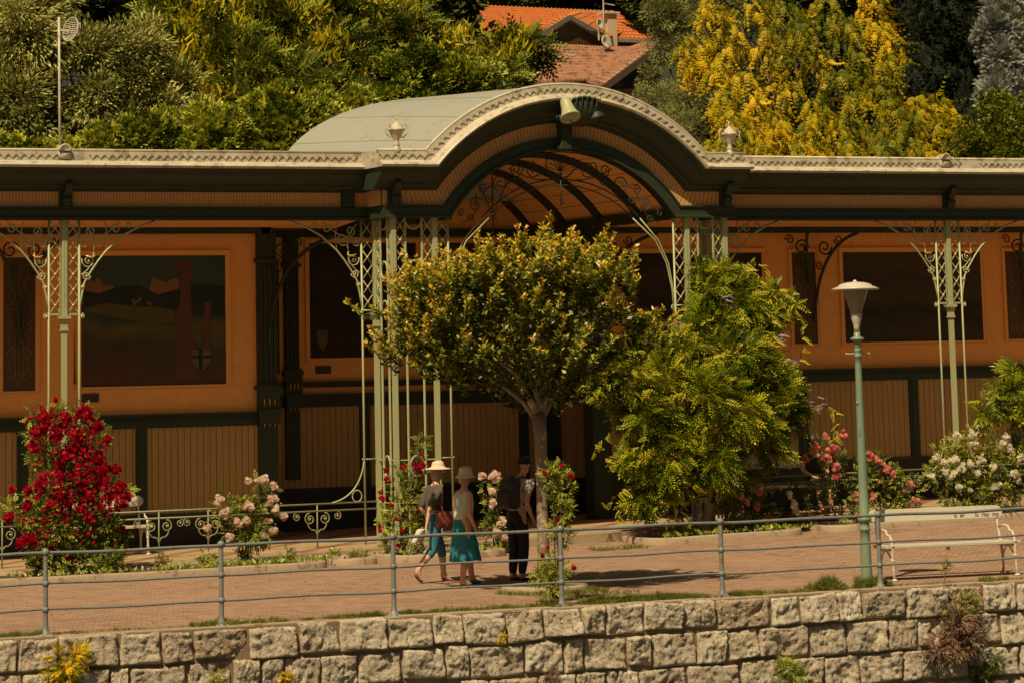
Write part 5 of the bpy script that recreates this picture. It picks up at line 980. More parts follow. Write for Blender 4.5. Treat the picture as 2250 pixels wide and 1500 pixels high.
for k in range(1500):
    a=gc.uniform(0,2*PI); r_=gc.uniform(.05,.47); P_.append([tx+r_*math.cos(a),ty+.12+r_*math.sin(a),.05]); D_.append([gc.normal()*.5,gc.normal()*.5,1]); S_.append(.05*gc.uniform(.5,1.3))
for k in range(500):
    a=gc.uniform(-PI,.4); r_=gc.uniform(.60,.75); P_.append([tx+r_*math.cos(a),ty+.12+r_*math.sin(a)*1.0,0]); D_.append([gc.normal()*.5,gc.normal()*.5,1]); S_.append(.07*gc.uniform(.4,1.3))
for k in range(160):
    a=gc.uniform(0,2*PI); q=G(1905,1280); P_.append([q[0]+.16*math.cos(a),q[1]+.13*math.sin(a),0]); D_.append([gc.normal()*.5,gc.normal()*.5,1]); S_.append(.10*gc.uniform(.4,1.3))
N=len(P_); tag(scatter('grass',TL_blade,np.array(P_),np.array(D_),np.array(S_),tones(N,gc,.55,.25,np.array(P_),.8),M['grass'],None,gc),'tufts of grass along the top of the stone wall and round the planter','grass',None,'stuff')
# weeds rooted in the wall
def weed(label,px,py,r_,n,mat,seed,tpl=TL_nar,sc=.09,mu=.6,elong=1,dirn=None,yy=YW-.10,down=0.):
    x,z=Y(px,py,yy); rr=px_clumps([(px,py,yy,r_)])[0][3]; o=veg('wall_weed',label,'plant',(x,YW-.02,z-rr),'weeds rooted in the stone wall')
    leafy(o,'foliage',tpl,[(x,yy,z,rr,rr*elong),(x-rr*.5,yy,z-rr*.4,rr*.6,rr*.5),(x+rr*.5,yy,z+rr*.4,rr*.6,rr*.6)],n,sc,M[mat],seed,mu,.2,gap=0,lo=.15,cull=-1,down=down); 
    m=MB(); rd=random.Random(seed)
    for k in range(7): m.tube([(x,YW-.02,z-rr*.9),(x+rd.uniform(-1,1)*rr*.7,yy,z+rd.uniform(-.3,.9)*rr)],[.006,.003],4)
    m.build('stems',M['dry'],o); return o
weed('yellow green bushy weed at the lower left of the stone wall',145,1462,44,330,'lf_gold',401,sc=.10,mu=.62)
weed('yellow tipped weed low in the wall below the third railing post',628,1490,14,90,'lf_gold',402,sc=.05,mu=.8)
weed('small yellow weed in the joint under the second wall course',1103,1400,9,60,'lf_gold',403,sc=.04,mu=.75)
weed('reddish dry weed at the bottom centre of the wall',1210,1483,16,120,'dry',404,sc=.05)
weed('green weed low in the wall right of centre',1730,1478,34,260,'lf_ivy',405,sc=.09)
weed('wide green weed growing from the wall top under the bench',2110,1335,32,300,'lf_grey',406,sc=.09,mu=.45)
weed('large dried brown plant hanging from the wall under the bench',2085,1400,52,420,'dry',407,sc=.15,mu=.4,elong=1.2,down=1.2)
weed('dark green weed low at the right end of the wall',2165,1465,34,240,'lf_ivy',408,sc=.09,mu=.3)
weed('tiny green weed on the wall below the second railing post',475,1487,12,70,'lf_ivy',409,sc=.05)
o=weed('thin tall stalk growing through the railing in front of the bench',2080,1242,11,40,'lf_ivy',410,sc=.05,mu=.5); MB().tube([P2(2080,1245,YW-.08),P2(2073,1290,YW-.08),P2(2072,1330,YW-.05)],.006,4).build('stalk',M['dry'],o)

P_=[];D_=[]
for k in range(420):
    px=gc.uniform(-20,2270); yy=38+9.*gc.random()**.8; x=Y(px,1250,yy)[0]
    if mnoise.noise(Vector((x*.5,yy*.5,9)))<-.1: continue
    P_.append([x,yy,zg(x,yy)+.012]); D_.append([gc.normal(),gc.normal(),.05])
N=len(P_); tag(scatter('fallen_leaves',TL_single,np.array(P_),np.array(D_),gc.uniform(.02,.055,N),tones(N,gc,.4,.3),M['dry'],None,gc),'scattered fallen leaves and petals on the brick promenade','fallen leaves',None,'stuff')
# ------------------------------------------------------------------ tiled house on the slope
def at(px,py,y): x,z=Y(px,py,y); return Vector((x,y,z))
hb=at(1250,150,86); house=empty('tiled_house',(hb.x,86,hz(hb.x,86)),'old house with orange and weathered pink tiled roofs, chimney and satellite dishes','house')
def roofpoly(name,pts,mat,thick=.12,par=house):
    P_=[at(*p) for p in pts]; me=bpy.data.meshes.new(name); n_=(P_[1]-P_[0]).cross(P_[-1]-P_[0]).normalized(); n_=n_ if n_.z>0 else -n_
    off=Vector(par['_o']); k=len(P_); v=[p-off for p in P_]+[p-n_*thick-off for p in P_]
    me.from_pydata([tuple(q) for q in v],[],[tuple(range(k)),tuple(range(2*k-1,k-1,-1))]+[(i,i+k,(i+1)%k+k,(i+1)%k) for i in range(k)])
    U_=(P_[1]-P_[0]).normalized(); V_=n_.cross(U_); uv=me.uv_layers.new(name='UVMap')
    for lp in me.loops: q=Vector(v[lp.vertex_index]); uv.data[lp.index].uv=(q.dot(U_),q.dot(V_))
    me.materials.append(mat); o=bpy.data.objects.new(name,me); C.objects.link(o); o.parent=par; o['_o']=tuple(off)
    # rows of half-round tiles give the roof a real relief
    return o
def slab(name,pts,mat,d=.3,par=house):
    P_=[at(*p) for p in pts]; k=len(P_); v=[tuple(p) for p in P_]+[(p.x,p.y+d,p.z) for p in P_]
    return MB().add(v,[tuple(range(k)),tuple(range(2*k-1,k-1,-1))]+[(i,i+k,(i+1)%k+k,(i+1)%k) for i in range(k)]).build(name,mat,par)
def tilerows(pts,mat,par,rows_=14,cols=60,r_=.07):   # quad: top-left, top-right, bottom-right, bottom-left
    A,B,C_,D=[at(*p) for p in pts]; m=MB()
    for j in range(rows_):
        for i in range(cols):
            u0=(i+.5)/cols; t0,t1=j/rows_,(j+1.08)/rows_
            top=lambda u,t:(A*(1-u)+B*u)*(1-t)+(D*(1-u)+C_*u)*t
            p0,p1=top(u0,t0)+Vector((0,-.01,.015)),top(u0,min(t1,1))+Vector((0,-.03,.05)); m.tube([tuple(p0),tuple(p1)],[r_*.8,r_],5,True)
    return m.build('cover_tiles',mat,par)
M['tileC']=paint('orange_clay',(.60,.20,.045),.8,.35,1.2,spots=(3,(.36,.10,.03),.58),bmp=0); M['tileD']=paint('weathered_clay',(.50,.26,.15),.85,.45,2.2,spots=(4,(.24,.12,.075),.52),bmp=0)
q=roofpoly('main_roof',[(960,12,89),(1345,29,89),(1350,88,85),(950,74,85)],M['tileA']); tilerows([(960,12,89),(1345,29,89),(1350,88,85),(950,74,85)],M['tileC'],q,11,44,.09)
q=roofpoly('hip_roof',[(1345,29,89),(1346,29.3,89),(1446,92,86),(1350,88,85)],M['tileA']); tilerows([(1345,29,89),(1346,29.3,89),(1446,92,86),(1350,88,85)],M['tileC'],q,9,10,.08)
q=roofpoly('dormer_roof',[(1251,37,83.2),(1276,29,87.5),(1130,76,86.6),(1188,77,83.2)],M['tileA']); tilerows([(1251,37,83.2),(1276,29,87.5),(1130,76,86.6),(1188,77,83.2)],M['tileC'],q,9,14,.08)
roofpoly('dormer_roof',[(1251,37,83.2),(1276,29,87.5),(1370,70,86),(1333,83,83.2)],M['tileA'])
slab('gable_wall',[(1251,43,83.7),(1328,82,83.7),(1328,108,83.7),(1196,104,83.7),(1196,76,83.7)],M['stucco']); slab('tan_gable_patch',[(1272,83,83.66),(1312,103,83.66),(1230,101,83.66)],M['plaster2'],.03)  # tan triangle set low on the grey gable
MB().tube([tuple(at(1188,78,83.15)),tuple(at(1251,39,83.15)),tuple(at(1335,86,83.15))],.10,4).build('bargeboard',M['stucco'],house)
q=roofpoly('lower_roof',[(1212,102,83.4),(1386,108,83.4),(1292,178,80),(1205,186,80)],M['tileB']); tilerows([(1212,102,83.4),(1386,108,83.4),(1292,178,80),(1205,186,80)],M['tileD'],q,12,26,.085)
q=roofpoly('lower_roof',[(1205,102,83.4),(1212,102,83.4),(1205,186,80),(1120,192,80.5)],M['tileB']); tilerows([(1205,102,83.4),(1212,102,83.4),(1205,186,80),(1120,192,80.5)],M['tileD'],q,11,12,.08)
q=roofpoly('side_roof',[(1386,108,83.4),(1468,80,83.2),(1322,190,79.2),(1288,180,80)],M['tileB']); tilerows([(1386,108,83.4),(1468,80,83.2),(1322,190,79.2),(1288,180,80)],M['tileD'],q,16,10,.085)
MB().tube([tuple(at(1472,86,83.1)),tuple(at(1322,196,79.1))],.13,4).build('fascia',M['wood'],house)
MB().tube([tuple(at(1350,89,84.9)),tuple(at(1440,93,85.9))],.07,4).build('gutter',M['zinc'],house)
slab('wall',[(940,80,86.5),(1440,96,86.5),(1440,320,86.5),(940,320,86.5)],M['stucco'],4); slab('side_wall',[(1300,190,86),(1450,112,86),(1440,330,86),(1300,330,86)],M['black'],1.5); slab('lower_wall',[(1130,196,81),(1420,196,82),(1420,330,82),(1130,330,81)],M['ochre'],1.5)  # side wall coloured black to stand in for the eave shadow
for a_,b_ in ((1427,142),(1365,182)): slab('pier',[(a_-4,b_-12,83),(a_+4,b_-12,83),(a_+3,b_+10,83),(a_-3,b_+10,83)],M['kerb'],.3)
m=MB(); c=at(1340,60,84.3); m.cb((c.x,c.y,c.z-.1),(.30,.35,1.1)); q=m.build('chimney',M['plaster2'],house); MB().cb((at(1337,30,84.3).x,84.3,at(1337,30,84.3).z),(.52,.5,.06)).build('chimney_cap',M['zinc'],q)
m=MB()
P_=[at(x,y_,82.2) for x,y_ in ((1243,121),(1266,121),(1271,141),(1247,140))]
for i in range(4): m.tube([tuple(P_[i]),tuple(P_[(i+1)%4])],.05,4)
q=m.build('skylight',M['zinc'],house); MB().add([tuple(p+Vector((0,.05,-.02))) for p in P_],[(0,1,2,3)]).build('pane',M['black'],q)
def dish(px,py,r_,label,mast):
    c=at(px,py,82.6); o=empty('satellite_dish',tuple(c-Vector((0,0,r_+.35))),label,'satellite dish','satellite dishes on the tiled house')
    m=MB(); m.lathe((0,0,0),[(.001,-.10*r_*3),(r_*.5,-.07*r_*3),(r_*.85,-.02),(r_,.02),(r_*.97,.035),(r_*.5,-.02),(.002,-.04)],20); R_=Matrix.Translation(c)@Matrix.Rotation(R(78),4,'X')@Matrix.Rotation(R(20),4,'Y')
    m.v=[tuple(R_@Vector(p)) for p in m.v]; m.build('reflector',M['white'],o,True); MB().tube([tuple(c+Vector((0,.1,0))),tuple(c+Vector((0,.12,-r_-.3)))],.03,5).build('stand',M['zinc'],o); MB().tube([tuple(c+Vector((0,0,-r_*.9))),tuple(c+Vector((.05,-.3,-.1)))],.015,4).build('feed_arm',M['zinc'],o)
dish(1319,53,.17,'smaller satellite dish left of the chimney',0); dish(1332,92,.21,'larger round satellite dish at the foot of the chimney',0)
o=empty('tv_antenna',tuple(at(1327,115,82.8)),'thin metal television antenna mast beside the chimney','antenna'); MB().tube([tuple(at(1327,115,82.8)),tuple(at(1325,-60,82.8))],.025,5).build('mast',M['zinc'],o)
for py,a_,b_ in ((26,1275,1352),(10,1327,1350)): MB().tube([tuple(at(a_,py-2,82.8)),tuple(at(b_,py+2,82.8))],.022,4).build('boom',M['zinc'],o)
# hill plants between house and trees already stand as woodland
# ------------------------------------------------------------------ antenna mast on the pavilion
ax,az=Y(132,300,51.2); zr=6.45; am_=empty('antenna_mast',(ax,51.2,zr),'thin grey mast with a small oval grid dish on the left wing roof','antenna')
MB().tube([(ax,51.2,zr),(ax-.02,51.2,Y(129,38,51.2)[1])],.022,8).build('mast',M['zinc'],am_,True)
m=MB(); dc=Vector((Y(151,66,51.2)[0],51.1,Y(151,66,51.2)[1])); RT=Matrix.Translation(dc)@Matrix.Rotation(R(14),4,'Y')@Matrix.Rotation(R(-62),4,'Z')
for k in range(13): 
    z=-.20+.4*k/12; hw=.17*math.sqrt(max(0,1-(z/.205)**2)); m.tube([tuple(RT@Vector((x_,.10*(1-(x_/.17)**2-(z/.2)**2),z))) for x_ in [hw*(i/4-1) for i in range(9)]],.006,4)
for k in range(7):
    x_=-.15+.3*k/6; hz_=.205*math.sqrt(max(0,1-(x_/.17)**2)); m.tube([tuple(RT@Vector((x_,.10*(1-(x_/.17)**2-(z/.2)**2),z))) for z in [hz_*(i/4-1) for i in range(9)]],.006,4)
m.tube([tuple(RT@Vector((.17*math.cos(a),0,.205*math.sin(a)))) for a in [2*PI*i/24 for i in range(25)]],.009,5); m.build('grid_dish',M['white'],am_)
m=MB(); m.cb(tuple(dc+Vector((.13,-.05,0))),(.05,.05,.22)); m.tube([(ax,51.2,dc.z-.02),tuple(dc+Vector((0,.05,-.02)))],.012,5); m.build('feed_box',M['zinc'],am_)
# ------------------------------------------------------------------ street lamp
lx,ly=G(1905,1280); lamp=empty('street_lamp',(lx,ly,0),'green street lamp with a flat white hood and frosted glass bowl','street lamp')
zl=lambda py: Y(1905-(1280-py)*.0456,py,ly)[1]; PM=7000/float(RM[2]@np.array([lx,ly,-1.]))
def lp(name,prof,mat,par=lamp,n=20): m=MB(); m.lathe((lx,ly,0),[(r_/PM,zl(py)) for r_,py in prof],n); return m.build(name,mat,par,True)
lp('post',[(13.5,1283),(12.6,1270),(11,1185),(10.2,1166),(12.5,1164),(12.5,1160),(10.6,1157),(10.6,1146),(15,1143),(16,1138),(13,1134),(10.8,1130),(10.2,1050),(9,950),(7.9,850),(7.2,800),(6.9,786),(9,784),(9,780),(7.5,778),(7.5,772),(9,770),(7.5,767),(7.5,761),(8.5,760),(6.5,757),(6.5,750),(10,749)],M['lampgreen'])
lp('collar',[(7,751),(8,750),(15.5,746),(15.5,743),(9,740),(7,738),(7,730)],M['lampgreen'])
c=zl(777); m=MB(); m.tube([(lx-.18,ly,c),(lx+.18,ly,c+.006)],.008,6); m.ball((lx-.18,ly,c),.017,8); m.ball((lx+.18,ly,c),.017,8); m.build('ladder_bar',M['sage'],lamp,True)
lp('lamp_cup',[(6.5,731),(6.8,718),(8.5,711),(11.5,702),(12.8,694),(13,690),(11,689)],M['white'])
def glass():
    m,n,l,p=nodes('frosted_glass'); p.inputs['Base Color'].default_value=(.42,.36,.25,1); p.inputs['Roughness'].default_value=.25; tr=n.new('ShaderNodeBsdfTransparent'); tr.inputs[0].default_value=(.85,.8,.7,1)
    ms=n.new('ShaderNodeMixShader'); ms.inputs[0].default_value=.45; l.new(p.outputs[0],ms.inputs[1]); l.new(tr.outputs[0],ms.inputs[2]); l.new(ms.outputs[0],n['Material Output'].inputs[0]); return m
m=MB(); pr=[(r_/PM,zl(py)) for r_,py in ((12.5,690),(15,678),(18.5,668),(23,656),(26.5,645),(28.5,636))]; n_=24
m.sweep([[(lx+a*math.cos(2*PI*j/n_),ly+a*math.sin(2*PI*j/n_),z) for j in range(n_)] for a,z in pr],True); m.f=m.f[:-2]; m.build('glass_bowl',glass(),lamp,True)
lp('bulb',[(.5,684),(6,682),(7,676),(5,668),(.5,664)],M['plaster2'])
lp('hood',[(26,637.5),(52,637),(53,634.5),(41,630),(38,630.5),(36.5,627),(33,624.5),(20,621),(5,619.5),(3.5,619),(3.8,616),(.5,615)],M['white'],n=32)
MB().cb((lx-.045,ly-.045,zl(948)),(.012,.012,.10)).build('sticker',M['sticker'],lamp); MB().ball((lx-.06,ly-.03,zl(883)),.014,6).build('bolt',M['white'],lamp)
# ------------------------------------------------------------------ benches
def text_mesh(txt,size,mat,par,loc,rot,name='lettering'):
    cu=bpy.data.curves.new('t','FONT'); cu.body=txt; cu.size=size; cu.extrude=.0012; cu.offset=.0015; to=bpy.data.objects.new('t',cu); C.objects.link(to); bpy.context.view_layer.update()
    me=bpy.data.meshes.new_from_object(to); bpy.data.objects.remove(to); me.name=name; me.materials.append(mat); me.transform(Matrix.Translation(loc)@Matrix.Rotation(rot,4,'X')); o=bpy.data.objects.new(name,me); C.objects.link(o); o.parent=par; return o
def bench(label,L,letters=False):
    o=bpy.data.objects.new('park_bench',None); C.objects.link(o); o['_o']=(0,0,0); tag(o,label,'bench')
    for k,(y,z) in enumerate(((-.15,.43),(.07,.43))):
        m=MB(); m.box(-L/2,L/2,y-.105,y+.105,z,z+.045); m.build('seat_slat',M['white'],o,bevel=.008)
    bk=bpy.data.objects.new('x',None); pts=[]
    for cx_,s0 in ((L/2-.085,-PI/2),(-L/2+.085,PI/2)):
        pts+=[(cx_+.085*math.cos(s0+PI*i/8),.86+.085*math.sin(s0+PI*i/8)) for i in range(9)]
    m=MB(); m.prism(pts,-.018,.018); m.v=[(x,y+.27+(z-.86)*.25,z) for x,y,z in m.v]; b_=m.build('backrest',M['white'],o,bevel=.004)
    if letters: text_mesh('o  er       ic  risy  mp',.085,M['ink'],b_,Vector((L*.13,.2345,.800)),R(90-14))
    for s_ in (-1,1):
        x=s_*(L/2-.09); m=MB()
        m.tube([(x,.16,0),(x,.12,.10),(x,.13,.25),(x,.16,.42),(x,.20,.55),(x,.245,.72),(x,.265,.80)],[.019,.017,.019,.024,.021,.018,.015],8)
        m.tube([(x,-.27,0),(x,-.25,.12),(x,-.24,.25),(x,-.235,.43),(x,-.22,.55),(x,-.17,.60),(x,-.10,.61),(x,-.06,.665),(x,.05,.68),(x,.21,.66)],[.02,.018,.019,.022,.02,.018,.018,.018,.018,.016],8)
        m.tube([(x,-.24,.40),(x,-.12,.415),(x,.14,.405)],.016,6); m.tube(bez((x,-.23,.22),(x,-.12,.40),(x,-.03,.40)),.012,5); m.tube(bez((x,.13,.22),(x,.05,.40),(x,-.03,.40)),.012,5)
        for zz in (.14,.27,.47): m.ball((x,-.245,zz),.026,8,.6)
        m.ball((x,.245,.70),.026,8,.6); m.ball((x,.16,.45),.026,8,.6)
        m.lathe((x,-.27,0),[(.05,0),(.045,.012),(.02,.03)],10); m.lathe((x,.16,0),[(.045,0),(.04,.012),(.02,.03)],10); m.build('cast_leg',M['white'],o,True)
    MB().tube([(-.02,-.06,.40),(.02,-.06,.40)],.03,8).build('brace',M['white'],o); return o
gl=G(1935,1273); gr=G(2203,1260); Lb=math.hypot(gr[0]-gl[0],gr[1]-gl[1])+.18; an=math.atan2(gr[1]-gl[1],gr[0]-gl[0])
b1=bench('white slatted bench with faded lettering on its backrest beside the street lamp',Lb,True); b1.rotation_euler[2]=an; mx_,my_=(gl[0]+gr[0])/2,(gl[1]+gr[1])/2; b1.location=(mx_+.16*math.sin(an),my_-.16*math.cos(an),.004)
b2=bench('shaded white bench under the arcade behind the crimson rose',1.7); xx=Y(326,1180,51.75)[0]; b2.location=(xx-.85,51.75,zp(xx))
b3=bench('shaded white bench under the arcade behind the pink roses',2.0); xx=Y(1730,1100,51.6)[0]; b3.location=(xx,51.9,zp(xx))
# ------------------------------------------------------------------ people
def skin(name,V,E,mat,par,sub=2):
    keys=list(V); me=bpy.data.meshes.new(name); me.from_pydata([V[k][0] for k in keys],[(keys.index(a),keys.index(b_)) for a,b_ in E],[]); me.materials.append(mat)
    o=bpy.data.objects.new(name,me); C.objects.link(o); o.parent=par; md=o.modifiers.new('skin','SKIN'); md.use_smooth_shade=True; md.branch_smoothing=.4
    if not me.skin_vertices: raise RuntimeError('no skin layer')
    for i,k in enumerate(keys):
        r_=V[k][1]; me.skin_vertices[0].data[i].radius=r_ if isinstance(r_,tuple) else (r_,r_)
    me.skin_vertices[0].data[0].use_root=True
    s_=o.modifiers.new('sub','SUBSURF'); s_.levels=sub; s_.render_levels=sub; return o
M['skin']=paint('skin',(.58,.34,.22),.6,.08,6,bmp=0); M['skin2']=paint('tanned_skin',(.56,.29,.16),.6,.08,6,bmp=0)
M['denim']=paint('blue_denim',(.035,.16,.24),.85,.2,9,bmp=.3); M['teal']=paint('teal_cloth',(.022,.19,.22),.85,.15,5,bmp=.3,streak=(5,5,.6)); M['mint']=paint('pale_mint_cotton',(.50,.54,.44),.85,.08,6,bmp=.2)
M['greytop']=paint('grey_brown_knit',(.085,.068,.055),.9,.2,6,bmp=.3); M['straw']=paint('pale_straw',(.66,.50,.35),.85,.12,12,bmp=.4); M['blackcl']=paint('black_cloth',(.018,.015,.012),.9,.2,6); M['tee']=paint('white_cotton',(.48,.43,.37),.85,.1,6,bmp=.2)
M['pack']=paint('dark_backpack_nylon',(.035,.028,.026),.6,.3,6); M['bagred']=paint('oxblood_leather',(.22,.05,.035),.5,.2,6); M['bagwhite']=paint('white_canvas',(.55,.50,.45),.8,.1,6); M['shoe']=paint('slate_shoe',(.07,.085,.10),.7,.1,6); M['sandal']=paint('brown_sandal',(.12,.06,.035),.6,.1,6); M['hair2']=paint('greying_hair',(.32,.24,.17),.8,.3,25); M['hair']=paint('dark_hair',(.03,.018,.012),.6,.3,20)
def person(loc,ht,yaw,label,lean,legL,legR,armL,armR,skinm,sitting=False):
    """x forward, y left; legs/arms as lists of joint positions in metres for a 1.7 m figure"""
    o=bpy.data.objects.new('person',None); C.objects.link(o); o.location=loc; o.rotation_euler[2]=yaw; o.scale=(ht/1.7,)*3; o['_o']=(0,0,0); tag(o,label,'person')
    lz=lambda z: lean*(z-.9)
    pv=legL['hip']; V={}; E=[]
    V['pel']=((pv[0],0,pv[2]),(.12,.15)); V['waist']=((pv[0]+lz(pv[2]+.14)*1.,0,pv[2]+.14),(.105,.135)); V['chest']=((pv[0]+lz(pv[2]+.36),0,pv[2]+.36),(.115,.155)); V['nb']=((pv[0]+lz(pv[2]+.50)+.0,0,pv[2]+.51),(.055,.06)); V['neck']=((pv[0]+lz(pv[2]+.57)+.012,0,pv[2]+.57),.046)
    hx=pv[0]+lz(pv[2]+.66)+.035; hz0=pv[2]+.62; V['jaw']=((hx+.005,0,hz0),(.062,.055)); V['face']=((hx,0,hz0+.07),(.088,.07)); V['crown']=((hx-.012,0,hz0+.145),(.075,.06))
    V['chin']=((hx+.055,0,hz0-.012),.024); V['nose']=((hx+.098,0,hz0+.052),.012); 
    for s_ in (-1,1): V[f'ear{s_}']=((hx-.01,s_*.078,hz0+.055),.013)
    E+=[('pel','waist'),('waist','chest'),('chest','nb'),('nb','neck'),('neck','jaw'),('jaw','face'),('face','crown'),('jaw','chin'),('face','nose'),('face','ear-1'),('face','ear1')]
    JJ={}
    for s_,lg,nm in ((1,legL,'L'),(-1,legR,'R')):
        hip,kn,ank,toe=lg['h'],lg['k'],lg['a'],lg['t']
        for k_,p_,r_ in (('hip',hip,.098),('thigh',tuple((a+b_)/2 for a,b_ in zip(hip,kn)),.082),('knee',kn,.058),('calf',tuple(a*.62+b_*.38 for a,b_ in zip(kn,ank)),.059),('ank',ank,.038),('heel',(ank[0]-.035,ank[1],ank[2]-.045),.030),('ball',(toe[0]-.05,toe[1],toe[2]),(.032,.022)),('toe',toe,(.026,.016))): V[nm+k_]=(p_,r_); JJ[nm+k_]=p_
        E+=[('pel',nm+'hip'),(nm+'hip',nm+'thigh'),(nm+'thigh',nm+'knee'),(nm+'knee',nm+'calf'),(nm+'calf',nm+'ank'),(nm+'ank',nm+'heel'),(nm+'ank',nm+'ball'),(nm+'ball',nm+'toe')]
    for s_,ar,nm in ((1,armL,'l'),(-1,armR,'r')):
        sh,el,wr=ar; sh=(V['chest'][0][0]+sh[0],sh[1],V['chest'][0][2]+sh[2]); d=Vector(wr)-Vector(el); d.normalize(); lat=Vector((0,1,0)) if abs(d.y)<.8 else Vector((1,0,0)); lat=(lat-d*lat.dot(d)).normalized(); nrm=d.cross(lat)
        pm=Vector(wr)+d*.05; V[nm+'sh']=(sh,.054); V[nm+'up']=(tuple((a+b_)/2 for a,b_ in zip(sh,el)),.047); V[nm+'el']=(el,.038); V[nm+'fa']=(tuple(a*.65+b_*.35 for a,b_ in zip(el,wr)),.036); V[nm+'wr']=(wr,.021); V[nm+'palm']=(tuple(pm),(.016,.030))
        E+=[('chest',nm+'sh'),(nm+'sh',nm+'up'),(nm+'up',nm+'el'),(nm+'el',nm+'fa'),(nm+'fa',nm+'wr'),(nm+'wr',nm+'palm')]
        for fi,(off,ln) in enumerate(((-.026,.068),(-.009,.078),(.009,.074),(.026,.058))):
            k1=pm+d*.035+lat*off; k2=k1+d*ln*.55+nrm*.012; k3=k2+d*ln*.4+nrm*.028
            for q,(p_,r_) in enumerate(((k1,.0085),(k2,.008),(k3,.0065))): V[f'{nm}f{fi}{q}']=(tuple(p_),r_)
            E+=[(nm+'palm',f'{nm}f{fi}0'),(f'{nm}f{fi}0',f'{nm}f{fi}1'),(f'{nm}f{fi}1',f'{nm}f{fi}2')]
        t1=pm+lat*-.035*s_+nrm*.01; t2=t1+d*.03+nrm*.02+lat*-.01*s_; V[nm+'t1']=(tuple(t1),.010); V[nm+'t2']=(tuple(t2),.008); E+=[(nm+'palm',nm+'t1'),(nm+'t1',nm+'t2')]
    body=skin('body',V,E,skinm,o)
    for s_ in (-1,1): MB().ball((hx+.078,s_*.03,hz0+.082),.011,8).build('eye',M['black'],body,True)
    return o,V,hx,hz0
def garment(name,V,keys,E,mat,o,grow,ov={}):
    W={}
    for k in keys:
        p_,r_=V[k]; r_=r_ if isinstance(r_,tuple) else (r_,r_); g_=ov.get(k,grow); W[k]=(p_,(r_[0]+g_,r_[1]+g_))
    return skin(name,W,[e for e in E if e[0] in W and e[1] in W],mat,o)
TE=[('pel','waist'),('waist','chest'),('chest','nb'),('chest','lsh'),('lsh','lup'),('lup','lel'),('chest','rsh'),('rsh','rup'),('rup','rel')]
LE=[('pel','waist')]+[e for n_ in 'LR' for e in (('pel',n_+'hip'),(n_+'hip',n_+'thigh'),(n_+'thigh',n_+'knee'),(n_+'knee',n_+'calf'),(n_+'calf',n_+'ank'))]
def shoes(V,o,mat,g_=.010):
    for n_ in 'LR': skin('shoe',{k:(V[n_+k][0],tuple(a+g_ for a in (V[n_+k][1] if isinstance(V[n_+k][1],tuple) else (V[n_+k][1],)*2))) for k in ('heel','ball','toe')},[('heel','ball'),('ball','toe')],mat,o,1)
# woman in a wide hat, jeans and dark top, striding right
g1=G(950,1282)
L1=dict(hip=(0,0,.93),h=(0,.085,.90),k=(.17,.08,.50),a=(.20,.08,.10),t=(.37,.08,.022)); R1=dict(h=(0,-.085,.90),k=(-.05,-.08,.49),a=(-.33,-.08,.20),t=(-.22,-.08,.04))
wA,V,hx,hz0=person((g1[0]+.10,g1[1]+.15,.0),1.66,R(4),'woman in wide pale hat, dark top and blue jeans walking right','.' and .10,L1,R1,((0,.17,.09),(-.10,.20,1.08),(.10,.22,.90)),((0,-.17,.09),(-.16,-.20,1.10),(-.22,-.20,.84)),M['skin'])
garment('top',V,['chest','pel','waist','nb','lsh','lup','lel','rsh','rup','rel'],TE,M['greytop'],wA,.020,{'nb':.008,'pel':.03}); garment('jeans',V,['pel','waist']+[n_+k for n_ in 'LR' for k in ('hip','thigh','knee','calf')],LE,M['denim'],wA,.012,{'waist':.004}); shoes(V,wA,M['sandal'],.004)
m=MB(); m.lathe((hx-.01,0,hz0+.105),[(.20,-.015),(.205,-.005),(.13,.01),(.098,.02),(.095,.07),(.08,.10),(.04,.115),(.001,.118)],24); m.build('sun_hat',M['straw'],wA,True)
MB().lathe((hx-.035,0,hz0+.02),[(.05,-.09),(.085,-.06),(.092,.02),(.088,.09),(.06,.13)],16).build('hair',M['hair2'],wA,True); m=MB(); m.cb((.06,-.24,.92),(.26,.09,.24)); bg_=m.build('shoulder_bag',M['bagred'],wA,bevel=.03); m=MB(); m.tube(bez((.06,-.2,1.02),(.0,-.16,1.3),(0,0,1.47)),.010,4); m.build('strap',M['bagred'],bg_)
m=MB(); m.sweep([[(-.30-.14*t+.07*math.cos(a)*(1-.3*t),-.20+.05*math.sin(a),.86-.05-.22*t+0*a) for a in [2*PI*i/10 for i in range(10)]] for t in (0,.25,.5,.75,1)]); m.build('white_tote',M['bagwhite'],wA,True)
# woman in teal skirt
g2=G(1008,1290)
L2=dict(hip=(0,0,.93),h=(0,.085,.90),k=(-.02,.08,.50),a=(-.12,.08,.085),t=(.05,.08,.022)); R2=dict(h=(0,-.085,.90),k=(.06,-.08,.50),a=(.0,-.08,.085),t=(.17,-.08,.022))
L2=dict(hip=(0,0,.93),h=(0,.085,.90),k=(.15,.08,.51),a=(.22,.08,.12),t=(.38,.08,.05)); R2=dict(h=(0,-.085,.90),k=(-.02,-.08,.50),a=(-.10,-.08,.085),t=(.07,-.08,.022))
wB,V,hx,hz0=person((g2[0]+.11,g2[1]+.06,0),1.60,R(14),'woman in pale brimmed hat, mint sleeveless top and teal skirt walking right',.06,L2,R2,((0,.165,.09),(.02,.22,1.10),(.20,.20,.92)),((0,-.165,.09),(-.05,-.215,1.09),(.05,-.23,.86)),M['skin2'])
garment('sleeveless_top',V,['chest','pel','waist','nb','lsh','rsh'],TE,M['mint'],wB,.018,{'nb':.012,'pel':.04,'waist':.04,'lsh':.008,'rsh':.008})
m=MB(); rows_=[]
